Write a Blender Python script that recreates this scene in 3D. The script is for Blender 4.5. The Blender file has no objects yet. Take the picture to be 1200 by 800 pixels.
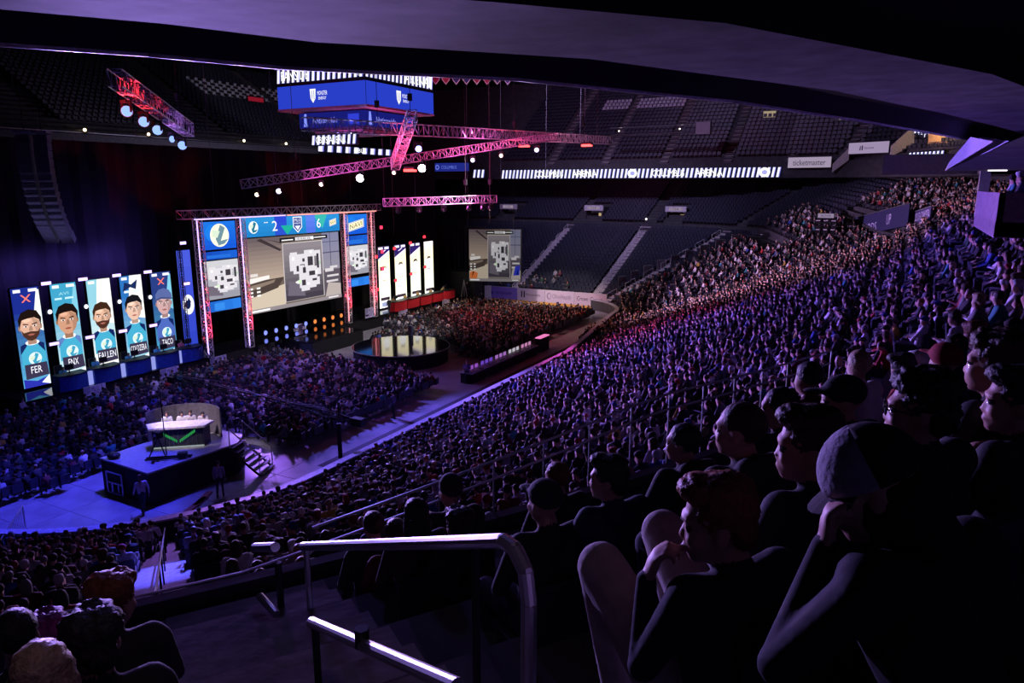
import bpy, bmesh, math, random
import numpy as np
from mathutils import Vector, Matrix, Euler, noise as mnoise

R = math.radians
random.seed(7); rng = np.random.default_rng(7)
SC = bpy.context.scene
COL = SC.collection

# ------------------------------------------------------------------ camera, world, big lights, exposure
cam_d = bpy.data.cameras.new('camera'); cam = bpy.data.objects.new('camera', cam_d); COL.objects.link(cam)
cam.location = (0, 0, 14.0)
cam.rotation_euler = (R(90 - 12.1), 0, R(28.0))
cam_d.sensor_width = 36.0; cam_d.lens = 36.0 * 850 / 1200
cam_d.clip_start = 0.05; cam_d.clip_end = 500
SC.camera = cam
vs = SC.view_settings
SC.display_settings.display_device = 'sRGB'
vs.view_transform = 'Standard'; vs.look = 'None'; vs.gamma = 1.0; vs.exposure = 0.0; vs.use_curve_mapping = False
SC.cycles.use_denoising = True
SC.cycles.max_bounces = 4; SC.cycles.diffuse_bounces = 2; SC.cycles.glossy_bounces = 3
SC.cycles.caustics_reflective = False; SC.cycles.caustics_refractive = False
SC.cycles.sample_clamp_indirect = 4.0
w = bpy.data.worlds.new('world'); SC.world = w; w.use_nodes = True
w.node_tree.nodes['Background'].inputs[0].default_value = (0.35, 0.25, 0.6, 1)
w.node_tree.nodes['Background'].inputs[1].default_value = 0.0016

def spot(name, loc, target, power, color, angle=60, blend=0.6, radius=0.35):
    d = bpy.data.lights.new(name, 'SPOT'); d.energy = power; d.color = color
    d.spot_size = R(angle); d.spot_blend = blend; d.shadow_soft_size = radius
    o = bpy.data.objects.new(name, d); COL.objects.link(o); o.location = loc
    o.rotation_euler = (Vector(target) - Vector(loc)).to_track_quat('-Z', 'Y').to_euler()
    return o

BLUE = (0.16, 0.12, 1.0); VIOLET = (0.38, 0.16, 1.0); MAG = (1.0, 0.12, 0.75); PINK = (1.0, 0.45, 0.75)
RED = (1.0, 0.08, 0.1); WARM = (1.0, 0.72, 0.5); WHITE = (1.0, 0.9, 1.0)
# moving lights on the rig washing the crowd, the floor, the stage and the trusses, plus added unseen fills
spot('wash_light', (-41, 37, 11), (-12, 33, 6), 52000, BLUE, 70)
spot('wash_light', (-40, 44, 11), (-9, 38, 7), 60000, (.30, .14, 1.0), 58)
spot('wash_light', (-36, 52, 14), (-17, 50, 3), 26000, MAG, 40)
spot('wash_light', (-40, 60, 13), (-8, 74, 8), 62000, (.80, .48, 1.0), 56)
spot('wash_light', (-40, 62, 13), (0, 62, 11), 44000, (.80, .42, .95), 40)
spot('wash_light', (-41, 35, 14), (-6, 10, 9), 22000, VIOLET, 55)
spot('wash_light', (-42, 40, 13), (0, 23, 12), 40000, (.45, .2, .95), 36)
spot('wash_light', (-31, 24, 18), (-31.5, 15.5, 0), 27000, (0.055, 0.05, 1.0), 44)
spot('wash_light', (-31, 32, 19), (-15.4, 10.6, 4.0), 150000, (0.09, 0.09, 1.0), 8)
spot('wash_light', (-34, 27, 18), (-31.3, 21.5, 1.6), 2200, (0.3, 0.25, 1.0), 40)
spot('wash_light', (-34, 28, 17), (-38, 34, 0), 5000, (.25, .14, 1), 70)
spot('wash_light', (-31, 30, 17), (-38, 20, 0), 4500, (.1, .08, 1), 70)
spot('wash_light', (-35, 45, 18), (-27, 40, 0), 9000, MAG, 42)
spot('wash_light', (-38, 58, 12), (-33, 64, 0), 3500, (1, .2, .3), 85)
spot('wash_light', (-40, 70, 12), (-33, 71, 0), 3500, WARM, 85)
spot('far_fill', (-33, 70, 30), (-36, 90, 5), 15000, (0.6, 0.5, 1.0), 75)
spot('far_fill', (-33, 60, 33), (-30, 104, 22), 19000, (0.6, 0.45, 1.0), 80)
spot('far_fill', (-50, 62, 36), (-82, 80, 25), 5500, (.8, .75, 1), 40)  # added unseen spot to bring up the west deck seats
spot('wash_light', (-44, 30, 11), (-.6, 2.4, 13), 92000, (.40, .27, 1.0), 13)  # key added on the foreground people, standing in for the LED wall
spot('wash_light', (-45, 40, 10), (-33, 36, 1), 7000, (.34, .14, 1), 75)
spot('lip_fill', (-30, 30, 13), (-9, 10, 16), 5000, (.3, .25, 1), 24, .8)  # unseen spot added to brighten the balcony lip
spot('lip_fill', (-24, 34, 13), (-3, 20, 16), 1800, (.9, .55, .8), 22, .8)  # another added spot, for the lip further along
spot('sign_fill', (-30, 52, 17), (-46, 50, 1), 9000, WHITE, 70)  # spot added so the stage-edge signs come out brighter
spot('board_light', (-36, 62, 20), (-36, 77.5, 1.0), 14000, (1, .85, .9), 32)
spot('far_fill', (-56, 60, 16.5), (-72.5, 60, 18.6), 1600, (.7, .6, 1), 120)  # added unseen behind the curtain to brighten the west fascia
spot('aisle_fill', (-1.6, 1.2, 15.9), (-2.0, 1.9, 11), 26, (.85, .55, .95), 46, .8)  # added unseen fill over the foreground aisle steps
spot('soffit_fill', (-30, 34, 6), (0, 4, 17), 11000, (0.62, 0.42, 0.9), 60)  # added uplight in place of LED wall light on the soffit

# ------------------------------------------------------------------ helpers
def props(o, label=None, cat=None, group=None, kind=None):
    if label: o['label'] = label
    if cat: o['category'] = cat
    if group: o['group'] = group
    if kind: o['kind'] = kind
    return o
def empty(name, loc=(0, 0, 0), label=None, cat=None, group=None, rz=0):
    o = bpy.data.objects.new(name, None); COL.objects.link(o); o.location = loc; o.rotation_euler = (0, 0, rz)
    o.empty_display_size = 0.2
    return props(o, label, cat, group)
def link(name, me, parent=None, loc=None, rz=0):
    o = bpy.data.objects.new(name, me); COL.objects.link(o)
    if parent: o.parent = parent
    if loc is not None: o.location = loc
    if rz: o.rotation_euler = (0, 0, rz)
    return o
def copy_tree(src, parent=None):
    c = src.copy(); COL.objects.link(c)
    if parent: c.parent = parent
    for ch in list(src.children): copy_tree(ch, c)
    return c

class MB:
    def __init__(s): s.v = []; s.f = []; s.m = []; s.cur = 0
    def mat(s, i): s.cur = i; return s
    def add(s, vs_, fs):
        b = len(s.v); s.v += [tuple(v) for v in vs_]
        for f in fs: s.f.append([b + i for i in f]); s.m.append(s.cur)
        return s
    def box(s, c, size, rz=0, M=None):
        x, y, z = size[0] / 2, size[1] / 2, size[2] / 2
        vv = [Vector((a * x, b * y, d * z)) for d in (-1, 1) for b in (-1, 1) for a in (-1, 1)]
        if rz: vv = [Matrix.Rotation(rz, 3, 'Z') @ v for v in vv]
        if M is not None: vv = [M @ v for v in vv]
        vv = [v + Vector(c) for v in vv]
        return s.add(vv, [(0, 2, 3, 1), (4, 5, 7, 6), (0, 1, 5, 4), (2, 6, 7, 3), (0, 4, 6, 2), (1, 3, 7, 5)])
    def tube(s, p0, p1, r0, r1=None, n=6, caps=True):
        r1 = r0 if r1 is None else r1
        p0, p1 = Vector(p0), Vector(p1); d = p1 - p0
        if d.length < 1e-6: return s
        q = d.to_track_quat('Z', 'Y')
        vv = []
        for p, r_ in ((p0, r0), (p1, r1)):
            for i in range(n):
                a = 2 * math.pi * i / n
                vv.append(p + q @ Vector((math.cos(a) * r_, math.sin(a) * r_, 0)))
        fs = [(i, (i + 1) % n, n + (i + 1) % n, n + i) for i in range(n)]
        if caps: fs += [tuple(range(n - 1, -1, -1)), tuple(range(n, 2 * n))]
        return s.add(vv, fs)
    def path(s, pts, r, n=8):
        for i in range(len(pts) - 1): s.tube(pts[i], pts[i + 1], r, n=n)
        for p in pts[1:-1]: s.ball(p, r, 6, 4)
        return s
    def ball(s, c, r, nu=8, nv=6, sc=(1, 1, 1)):
        vv = []; fs = []
        for j in range(1, nv):
            t = math.pi * j / nv
            for i in range(nu):
                a = 2 * math.pi * i / nu
                vv.append((c[0] + r * sc[0] * math.sin(t) * math.cos(a), c[1] + r * sc[1] * math.sin(t) * math.sin(a), c[2] + r * sc[2] * math.cos(t)))
        top = len(vv); vv.append((c[0], c[1], c[2] + r * sc[2])); vv.append((c[0], c[1], c[2] - r * sc[2]))
        for j in range(nv - 2):
            for i in range(nu):
                k = (i + 1) % nu
                fs.append((j * nu + i, (j + 1) * nu + i, (j + 1) * nu + k, j * nu + k))
        for i in range(nu):
            k = (i + 1) % nu
            fs.append((top, i, k)); fs.append((top + 1, (nv - 2) * nu + k, (nv - 2) * nu + i))
        return s.add(vv, fs)
    def lathe(s, prof, c=(0, 0, 0), n=16, cap=True):
        vv = []; fs = []
        for (r_, z) in prof:
            for i in range(n):
                a = 2 * math.pi * i / n
                vv.append((c[0] + r_ * math.cos(a), c[1] + r_ * math.sin(a), c[2] + z))
        for j in range(len(prof) - 1):
            for i in range(n):
                k = (i + 1) % n
                fs.append((j * n + i, j * n + k, (j + 1) * n + k, (j + 1) * n + i))
        if cap:
            fs.append(tuple(range(n - 1, -1, -1))); fs.append(tuple((len(prof) - 1) * n + i for i in range(n)))
        return s.add(vv, fs)
    def prism(s, poly, z0, z1):
        n = len(poly)
        vv = [(p[0], p[1], z0) for p in poly] + [(p[0], p[1], z1) for p in poly]
        return s.add(vv, [tuple(range(n - 1, -1, -1)), tuple(range(n, 2 * n))] + [(i, (i + 1) % n, n + (i + 1) % n, n + i) for i in range(n)])
    def mesh(s, name, mats, smooth=False):
        me = bpy.data.meshes.new(name); me.from_pydata(s.v, [], s.f)
        for m in (mats if isinstance(mats, (list, tuple)) else [mats]): me.materials.append(m)
        me.polygons.foreach_set('material_index', s.m)
        if smooth: me.polygons.foreach_set('use_smooth', [True] * len(s.f))
        me.update(); return me
    def build(s, name, mats, parent=None, smooth=False, loc=None, rz=0):
        return link(name, s.mesh(name, mats, smooth), parent, loc, rz)

# ------------------------------------------------------------------ materials
MATS = {}
def mat(name, color, rough=0.6, metal=0.0, var=0.25, scale=6.0, bump=0.0, spec=0.5, objcolor=False, attr=None):
    if name in MATS: return MATS[name]
    m = bpy.data.materials.new(name); m.use_nodes = True; nt = m.node_tree; b = nt.nodes['Principled BSDF']
    b.inputs['Roughness'].default_value = rough; b.inputs['Metallic'].default_value = metal
    b.inputs['Specular IOR Level'].default_value = spec
    tc = nt.nodes.new('ShaderNodeTexCoord'); nz = nt.nodes.new('ShaderNodeTexNoise')
    nz.inputs['Scale'].default_value = scale; nz.inputs['Detail'].default_value = 4
    nt.links.new(tc.outputs['Object'], nz.inputs['Vector'])
    mr = nt.nodes.new('ShaderNodeMapRange'); mr.inputs[1].default_value = .3; mr.inputs[2].default_value = .7
    mr.inputs[3].default_value = 1 - var; mr.inputs[4].default_value = 1 + var
    nt.links.new(nz.outputs['Fac'], mr.inputs[0])
    mx = nt.nodes.new('ShaderNodeMix'); mx.data_type = 'RGBA'; mx.blend_type = 'MULTIPLY'; mx.inputs[0].default_value = 1
    mx.inputs[6].default_value = (*color, 1)
    if objcolor:
        oi = nt.nodes.new('ShaderNodeObjectInfo'); nt.links.new(oi.outputs['Color'], mx.inputs[6])
    if attr:
        at = nt.nodes.new('ShaderNodeAttribute'); at.attribute_name = attr; nt.links.new(at.outputs['Color'], mx.inputs[6])
    nt.links.new(mr.outputs[0], mx.inputs[7]); nt.links.new(mx.outputs[2], b.inputs['Base Color'])
    if bump:
        bp = nt.nodes.new('ShaderNodeBump'); bp.inputs['Strength'].default_value = bump; bp.inputs['Distance'].default_value = 0.02
        nt.links.new(nz.outputs['Fac'], bp.inputs['Height']); nt.links.new(bp.outputs[0], b.inputs['Normal'])
    MATS[name] = m; return m
def emis(name, color, strength):
    if name in MATS: return MATS[name]
    m = bpy.data.materials.new(name); m.use_nodes = True; nt = m.node_tree; nt.nodes.clear()
    e = nt.nodes.new('ShaderNodeEmission'); o = nt.nodes.new('ShaderNodeOutputMaterial')
    e.inputs[0].default_value = (*color, 1); e.inputs[1].default_value = strength
    nt.links.new(e.outputs[0], o.inputs[0]); MATS[name] = m; return m
def screen_mat(name, strength):
    """a lit display: emits the colours stored on its own faces"""
    m = bpy.data.materials.new(name); m.use_nodes = True; nt = m.node_tree; nt.nodes.clear()
    e = nt.nodes.new('ShaderNodeEmission'); o = nt.nodes.new('ShaderNodeOutputMaterial')
    a = nt.nodes.new('ShaderNodeAttribute'); a.attribute_name = 'ink'
    nt.links.new(a.outputs['Color'], e.inputs[0]); e.inputs[1].default_value = strength
    nt.links.new(e.outputs[0], o.inputs[0]); return m
LED = screen_mat('led_screen', 1.25); LED_HOT = screen_mat('led_screen_bright', 1.6); LED_DIM = screen_mat('led_screen_dim', 0.55)
PRINT = mat('printed_board', (1, 1, 1), .5, var=.08, attr='ink')
BLACK = mat('black_steel', (.012, .012, .014), .45, .3)
DRAPE = mat('black_drape', (.006, .006, .008), .9, bump=.2)
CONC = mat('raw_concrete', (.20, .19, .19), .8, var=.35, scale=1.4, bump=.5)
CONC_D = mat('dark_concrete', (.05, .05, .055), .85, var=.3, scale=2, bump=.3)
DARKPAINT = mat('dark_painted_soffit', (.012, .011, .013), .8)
STEEL = mat('brushed_steel_rail', (.55, .55, .58), .38, .9, var=.1)
ALU = mat('aluminium_truss', (.62, .62, .66), .38, .7, var=.15)
STAGE = mat('glossy_black_stage', (.012, .012, .014), .07, 0, var=.2, scale=3)
GREYTRIM = mat('grey_fascia', (.22, .21, .23), .7)
WHITEP = mat('white_paint', (.6, .58, .6), .6, var=.12)
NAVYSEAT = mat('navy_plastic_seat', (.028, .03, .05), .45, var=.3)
GLINTSEAT = mat('light_struck_seat', (.55, .55, .6), .5)  # seat colour lightened to show rows catching the light
REDCLOTH = mat('red_cloth', (.55, .01, .02), .75, bump=.2)
BLUECLOTH = mat('blue_cloth', (.01, .05, .35), .7, bump=.2)
FLOORM = mat('grey_floor_cover', (.30, .30, .33), .38, var=.25, scale=.8)

def lin(h):
    if isinstance(h, str):
        h = [int(h[i:i + 2], 16) / 255 for i in (0, 2, 4)]
    return tuple((c / 12.92 if c <= .04045 else ((c + .055) / 1.055) ** 2.4) for c in h)

_font_cache = {}
def text_mesh(s):
    if s in _font_cache: return _font_cache[s]
    cu = bpy.data.curves.new('txt', 'FONT'); cu.body = s; cu.resolution_u = 2
    ob = bpy.data.objects.new('txt', cu); COL.objects.link(ob)
    bpy.context.view_layer.update()
    me = ob.evaluated_get(bpy.context.evaluated_depsgraph_get()).to_mesh()
    V = np.array([v.co[:2] for v in me.vertices]); Fs = [tuple(p.vertices) for p in me.polygons]
    bpy.data.objects.remove(ob); bpy.data.curves.remove(cu)
    mn, mxx = V.min(0), V.max(0); V = (V - mn) / (mxx - mn)
    _font_cache[s] = (V, Fs); return V, Fs

class Art:
    """flat graphics of a display or print, in metres on its own plane (x along, y up), layers a few mm apart"""
    def __init__(s): s.v = []; s.f = []; s.c = []; s.k = 0
    def poly(s, pts, col, lift=True):
        if lift: s.k += 1
        b = len(s.v); s.v += [(p[0], p[1], s.k * .0012) for p in pts]
        s.f.append(list(range(b, b + len(pts)))); s.c.append(col if not isinstance(col, str) else lin(col)); return s
    def rect(s, x0, y0, x1, y1, col, skew=0): return s.poly([(x0, y0), (x1, y0), (x1 + skew, y1), (x0 + skew, y1)], col)
    def ell(s, cx, cy, rx, ry, col, n=20, a0=0, a1=360):
        return s.poly([(cx + rx * math.cos(R(a0 + (a1 - a0) * i / n)), cy + ry * math.sin(R(a0 + (a1 - a0) * i / n))) for i in range(n if a1 - a0 >= 360 else n + 1)], col)
    def text(s, t, x0, y0, x1, y1, col):
        V, Fs = text_mesh(t); s.k += 1; b = len(s.v); c = lin(col) if isinstance(col, str) else col
        s.v += [(x0 + p[0] * (x1 - x0), y0 + p[1] * (y1 - y0), s.k * .0012) for p in V]
        for f in Fs: s.f.append([b + i for i in f]); s.c.append(c)
        return s
    def grad(s, x0, y0, x1, y1, c0, c1, n=8, vert=True):
        c0, c1 = (lin(c) if isinstance(c, str) else c for c in (c0, c1)); s.k += 1
        for i in range(n):
            t = (i + .5) / n; c = tuple(a + (b - a) * t for a, b in zip(c0, c1))
            if vert: s.poly([(x0, y0 + (y1 - y0) * i / n), (x1, y0 + (y1 - y0) * i / n), (x1, y0 + (y1 - y0) * (i + 1) / n), (x0, y0 + (y1 - y0) * (i + 1) / n)], c, False)
            else: s.poly([(x0 + (x1 - x0) * i / n, y0), (x0 + (x1 - x0) * (i + 1) / n, y0), (x0 + (x1 - x0) * (i + 1) / n, y1), (x0 + (x1 - x0) * i / n, y1)], c, False)
        return s
    def build(s, name, m, parent, origin, xdir, up=(0, 0, 1)):
        me = bpy.data.meshes.new(name); me.from_pydata(s.v, [], s.f); me.materials.append(m)
        a = me.attributes.new('ink', 'FLOAT_COLOR', 'FACE')
        a.data.foreach_set('color', np.array([(*c, 1.0) for c in s.c], dtype=np.float32).ravel())
        o = link(name, me, parent)
        x = Vector(xdir).normalized(); y = Vector(up).normalized(); z = x.cross(y)
        o.matrix_local = Matrix.Translation(Vector(origin)) @ Matrix((x, y, z)).transposed().to_4x4()
        return o
# ------------------------------------------------------------------ people
SKIN = mat('skin', (.50, .29, .21), .55, var=.08)
SKIN_D = mat('deep_skin', (.16, .085, .055), .55, var=.08)
TOP = mat('clothing_top', (1, 1, 1), .85, var=.15, scale=14, bump=.15, objcolor=True)
TROUS = mat('dark_denim', (.022, .026, .045), .85, var=.3, scale=20)
TAN = mat('light_grey_trousers', (.42, .36, .34), .85, var=.2, scale=12, bump=.3)
SHOE = mat('dark_shoe', (.02, .02, .02), .6)
EYE = mat('dark_eye', (.02, .015, .015), .2)
HAIR_M = {'black': mat('black_hair', (.012, .010, .010), .55, scale=60, bump=.6), 'brown': mat('brown_hair', (.05, .025, .014), .55, scale=60, bump=.6),
          'ginger': mat('ginger_hair', (.22, .06, .02), .55, scale=60, bump=.6), 'blond': mat('blond_hair', (.42, .30, .18), .5, scale=60, bump=.6),
          'grey': mat('grey_hair', (.25, .25, .26), .55, scale=60, bump=.6), 'purple': mat('purple_dyed_hair', (.25, .03, .20), .55, scale=60, bump=.6)}

def ico_ball(mb, c, radii, Rm=None, nu=16, nv=10):
    b = len(mb.v); mb.ball((0, 0, 0), 1.0, nu, nv)
    for i in range(b, len(mb.v)):
        p = Vector((mb.v[i][0] * radii[0], mb.v[i][1] * radii[1], mb.v[i][2] * radii[2]))
        if Rm is not None: p = Rm @ p
        mb.v[i] = tuple(p + Vector(c))
def cap_mesh(mb, p0, p1, r0, r1):
    mb.tube(p0, p1, r0, r1, n=12); ico_ball(mb, p0, (r0,) * 3, nu=12, nv=8); ico_ball(mb, p1, (r1,) * 3, nu=12, nv=8)

def head_frame(neck, yaw, pitch, tilt, body=None):
    M = Euler((R(-pitch), R(tilt), R(yaw)), 'XYZ').to_matrix()
    return Matrix.Translation(Vector(neck)) @ M.to_4x4() @ Matrix.Translation((0, .035, .155))
def head_prims(HM, out, detail):
    Rm = HM.to_3x3()
    def e(c, r, m=1): out.append(('e', HM @ Vector(c), r, Rm, m))
    e((0, -.012, .035), (.075, .096, .088)); e((0, .028, -.035), (.060, .066, .086)); e((0, .058, -.092), (.032, .030, .028))
    if detail:
        out.append(('c', HM @ Vector((0, .080, .004)), HM @ Vector((0, .096, -.034)), .009, .0125, 1))
        e((0, .078, .022), (.050, .020, .012)); e((0, .088, -.068), (.024, .012, .010))
        for sx in (-1, 1):
            e((sx * .074, -.008, -.018), (.010, .022, .033)); e((sx * .030, .079, -.002), (.010, .010, .0055), 4)
            e((sx * .036, .066, -.036), (.024, .024, .022))
def hand_prims(W, d, nrm, out, curl=35, side=1, scale=1.0, fine=True):
    d = Vector(d).normalized(); nrm = Vector(nrm); nrm = (nrm - d * nrm.dot(d)).normalized(); s = d.cross(nrm) * side
    Rm = Matrix((s, d, nrm)).transposed(); W = Vector(W)
    out.append(('e', W + d * .048 * scale, (.042 * scale, .052 * scale, .018 * scale), Rm, 1))
    if not fine:
        out.append(('e', W + d * .11 * scale + nrm * .02, (.038, .05, .018), Rm, 1)); return
    for k, (off, L) in enumerate(((-.031, .068), (-.0105, .078), (.0105, .072), (.031, .056))):
        p = W + d * (.088 - .004 * abs(k - 1)) * scale + s * off * scale
        for j, f in enumerate((.46, .32, .24)):
            a = R(curl * (j + .6)); dd = d * math.cos(a) + nrm * math.sin(a) + s * off * .8
            q = p + dd.normalized() * L * f * 1.15 * scale
            out.append(('c', p, q, .0098 - .0011 * j, .0092 - .0012 * j, 1)); p = q
    p = W + d * .03 * scale - s * .036 * scale
    for j, (f, a) in enumerate(((.042, 40), (.032, 15))):
        dd = d * math.cos(R(a)) - s * math.sin(R(a)) + nrm * .35
        q = p + dd.normalized() * f * scale; out.append(('c', p, q, .0125 - .002 * j, .0105 - .001 * j, 1)); p = q

def seated_prims(P):
    out = []; lean = R(P.get('lean', 5)); piv = Vector((0, -.04, .54)); RL = Matrix.Rotation(-lean, 3, 'X')
    twist = Matrix.Rotation(R(P.get('twist', 0)), 3, 'Z')
    T = lambda p: twist @ (RL @ (Vector(p) - piv)) + piv
    out.append(('e', Vector((0, -.03, .50)), (.175, .14, .115), None, 2))
    for sx in (-1, 1):
        out.append(('c', T((sx * .065, -.03, .56)), T((sx * .075, .005, .90)), .115, .118, 0))
        out.append(('c', T((sx * .06, .0, .96)), T((sx * .165, -.01, 1.005)), .09, .07, 0))
    nk = T((0, .0, 1.035)); out.append(('c', T((0, -.015, .98)), nk + Vector((0, -.005, .005)), .085, .066, 0)); out.append(('c', T((0, -.01, 1.0)), nk + Vector((0, .02, .07)), .058, .052, 1))
    HM = head_frame(nk, P.get('yaw', 0), P.get('pitch', 0), P.get('tilt', 0)); head_prims(HM, out, P.get('detail', False))
    if P.get('hood'): out.append(('c', T((-.07, -.09, 1.05)), T((.07, -.09, 1.05)), .06, .06, 0))
    sp = P.get('spread', .05)
    for k, sx in enumerate((-1, 1)):
        hip = Vector((sx * .095, .03, .50)); knee = Vector(P['knees'][k]) if 'knees' in P else Vector((sx * (.11 + sp), .47, .53))
        ank = Vector(P['ankles'][k]) if 'ankles' in P else Vector((sx * (.11 + sp * .8), .44, .11))
        lr = P.get('legr', 1.0); out.append(('c', hip, knee, .090 * lr, .064 * lr, 2)); out.append(('c', knee, ank, .062 * lr, .043 * lr, 2))
        out.append(('c', ank + Vector((0, -.03, -.05)), ank + Vector((sx * .02, .16, -.065)), .042, .036, 3))
        S = T((sx * .195, -.01, .99)); el, wr = P['arms'][k] if 'arms' in P else (None, None)
        el = S + Vector((sx * .05, .10, -.26)) if el is None else Vector(el)
        wr = Vector((sx * .10, .36, .62)) if wr is None else Vector(wr)
        bare = P.get('bare', False)
        out.append(('c', S, el, .058, .046, 0)); out.append(('c', el, wr, .044, .030, 1 if bare else 0))
        hd = P.get('hands', {}).get(k)
        if hd: hand_prims(wr, hd[0], hd[1], out, hd[2], hd[3], 1.0, P.get('fine', False))
        else: hand_prims(wr, (wr - el), (0, 0, -1), out, 25, sx, 1.0, P.get('fine', False))
    return out, HM
def standing_prims(P):
    out = []
    st = P.get('stride', .05)
    out.append(('e', Vector((0, 0, .94)), (.165, .115, .12), None, 2))
    for sx in (-1, 1):
        out.append(('c', Vector((sx * .065, 0, .98)), Vector((sx * .075, 0, 1.30)), .10, .112, 0))
        out.append(('c', Vector((sx * .06, 0, 1.38)), Vector((sx * .165, -.01, 1.42)), .08, .062, 0))
        y = sx * st; kn = Vector((sx * .11, y * .6 + .02, .50)); an = Vector((sx * .11, y - (.08 if y < 0 else 0), .09))
        out.append(('c', Vector((sx * .09, 0, .90)), kn, .085, .058, 2)); out.append(('c', kn, an, .056, .040, 2))
        out.append(('c', an + Vector((0, -.03, -.04)), an + Vector((0, .16, -.05)), .042, .036, 3))
        S = Vector((sx * .20, -.01, 1.41)); el, wr = P['arms'][0 if sx < 0 else 1] if 'arms' in P else (S + Vector((sx * .06, -.02 - y * .3, -.28)), S + Vector((sx * .06, .08 - y * .8, -.52)))
        el, wr = Vector(el), Vector(wr)
        out.append(('c', S, el, .054, .043, 0)); out.append(('c', el, wr, .041, .029, 1 if P.get('bare') else 0)); hand_prims(wr, wr - el, (-sx, 0, 0), out, 20, sx, 1, P.get('fine', False))
    out.append(('c', Vector((0, -.01, 1.42)), Vector((0, .02, 1.53)), .058, .05, 1))
    HM = head_frame((0, 0, 1.47), P.get('yaw', 0), P.get('pitch', 0), 0); head_prims(HM, out, P.get('detail', False))
    return out, HM

def solid_from(prims, voxel, target=None, smooth=2):
    mb = MB()
    for p in prims:
        if p[0] == 'c': cap_mesh(mb, p[1], p[2], p[3], p[4])
        else: ico_ball(mb, p[1], p[2], p[3])
    o = mb.build('tmp', [SKIN]); md = o.modifiers.new('r', 'REMESH'); md.mode = 'VOXEL'; md.voxel_size = voxel
    if smooth: s = o.modifiers.new('s', 'SMOOTH'); s.factor = .5; s.iterations = smooth
    dg = bpy.context.evaluated_depsgraph_get()
    if target:
        tri = o.modifiers.new('t', 'TRIANGULATE'); dg.update(); n = len(o.evaluated_get(dg).data.polygons)
        d = o.modifiers.new('d', 'DECIMATE'); d.ratio = min(1, target / max(n, 1))
    dg.update(); me = bpy.data.meshes.new_from_object(o.evaluated_get(dg))
    old = o.data; bpy.data.objects.remove(o); bpy.data.meshes.remove(old)
    return me
def classify(me, prims):
    n = len(me.polygons); C = np.empty(n * 3, dtype=np.float32); me.polygons.foreach_get('center', C); C = C.reshape(-1, 3)
    best = np.full(n, 1e9); mi = np.zeros(n, dtype=np.int32)
    for p in prims:
        if p[0] == 'c':
            a = np.array(p[1]); b = np.array(p[2]); ab = b - a; t = np.clip(((C - a) @ ab) / max(ab @ ab, 1e-9), 0, 1)
            d = np.linalg.norm(C - (a + t[:, None] * ab), axis=1) - (p[3] + (p[4] - p[3]) * t)
        else:
            q = C - np.array(p[1])
            if p[3] is not None: q = q @ np.array(p[3])
            rr = np.array(p[2]); d = (np.linalg.norm(q / rr, axis=1) - 1) * rr.min()
        if p[5 if p[0] == 'c' else 4] == 4: d = d - .002
        k = d < best; best[k] = d[k]; mi[k] = p[5] if p[0] == 'c' else p[4]
    return mi
def person_mesh(name, P, voxel=.02, target=None, mats=None, smooth=2):
    prims, HM = standing_prims(P) if P.get('stand') else seated_prims(P)
    me = solid_from(prims, voxel, target, smooth); me.name = name; mi = classify(me, prims)
    me.materials.clear()
    for m in (mats or [TOP, SKIN, TROUS, SHOE, EYE]): me.materials.append(m)
    me.polygons.foreach_set('material_index', mi); me.polygons.foreach_set('use_smooth', [True] * len(mi)); me.update()
    return me, HM
def hair_mesh(style, voxel=.014, target=None):
    E_ = lambda c, r, Rm=None: ('e', Vector(c), r, Rm, 0)
    pr = [E_((0, -.020, .042), (.083, .099, .090))]; amp = .005
    if style == 'bushy':
        pr += [E_((0, .035, .10), (.075, .06, .045)), E_((.04, -.04, .09), (.065, .08, .065)), E_((-.04, -.04, .09), (.065, .08, .065)), E_((0, -.075, .0), (.075, .05, .08))]; amp = .013
    elif style == 'swept': pr += [E_((0, .045, .105), (.072, .062, .036)), E_((0, -.02, .10), (.078, .09, .045)), E_((0, -.07, -.02), (.068, .042, .06))]; amp = .007
    elif style == 'long': pr += [E_((0, -.065, -.07), (.088, .05, .15)), E_((.07, -.01, -.06), (.026, .045, .13)), E_((-.07, -.01, -.06), (.026, .045, .13))]; amp = .008
    elif style == 'bun': pr += [E_((0, -.125, .06), (.045, .045, .045))]
    elif style == 'shaved': pr = [E_((0, -.016, .037), (.0775, .0975, .090))]; amp = .001
    elif style == 'beanie': pr = [E_((0, -.016, .055), (.084, .104, .098)), E_((0, -.014, .03), (.088, .108, .03))]; amp = .003
    elif style == 'hood': pr = [E_((0, -.03, .03), (.10, .112, .115)), E_((0, -.07, -.07), (.10, .07, .09))]; amp = .003
    elif style == 'cap': pr = [E_((0, -.012, .05), (.086, .106, .085)), E_((0, .115, .045), (.062, .075, .010))]; amp = .0
    elif style == 'cap_back': pr = [E_((0, -.010, .045), (.090, .110, .088)), E_((0, -.115, .0), (.055, .06, .010), Matrix.Rotation(R(35), 3, 'X'))]; amp = .0
    me = solid_from(pr, voxel, target, 1); me.name = 'hair'
    if amp:
        for v in me.vertices:
            v.co += v.normal * amp * (mnoise.noise(v.co * 45) + .6 * mnoise.noise(v.co * 110))
    me.polygons.foreach_set('use_smooth', [True] * len(me.polygons)); me.materials.clear(); me.update()
    return me

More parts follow.
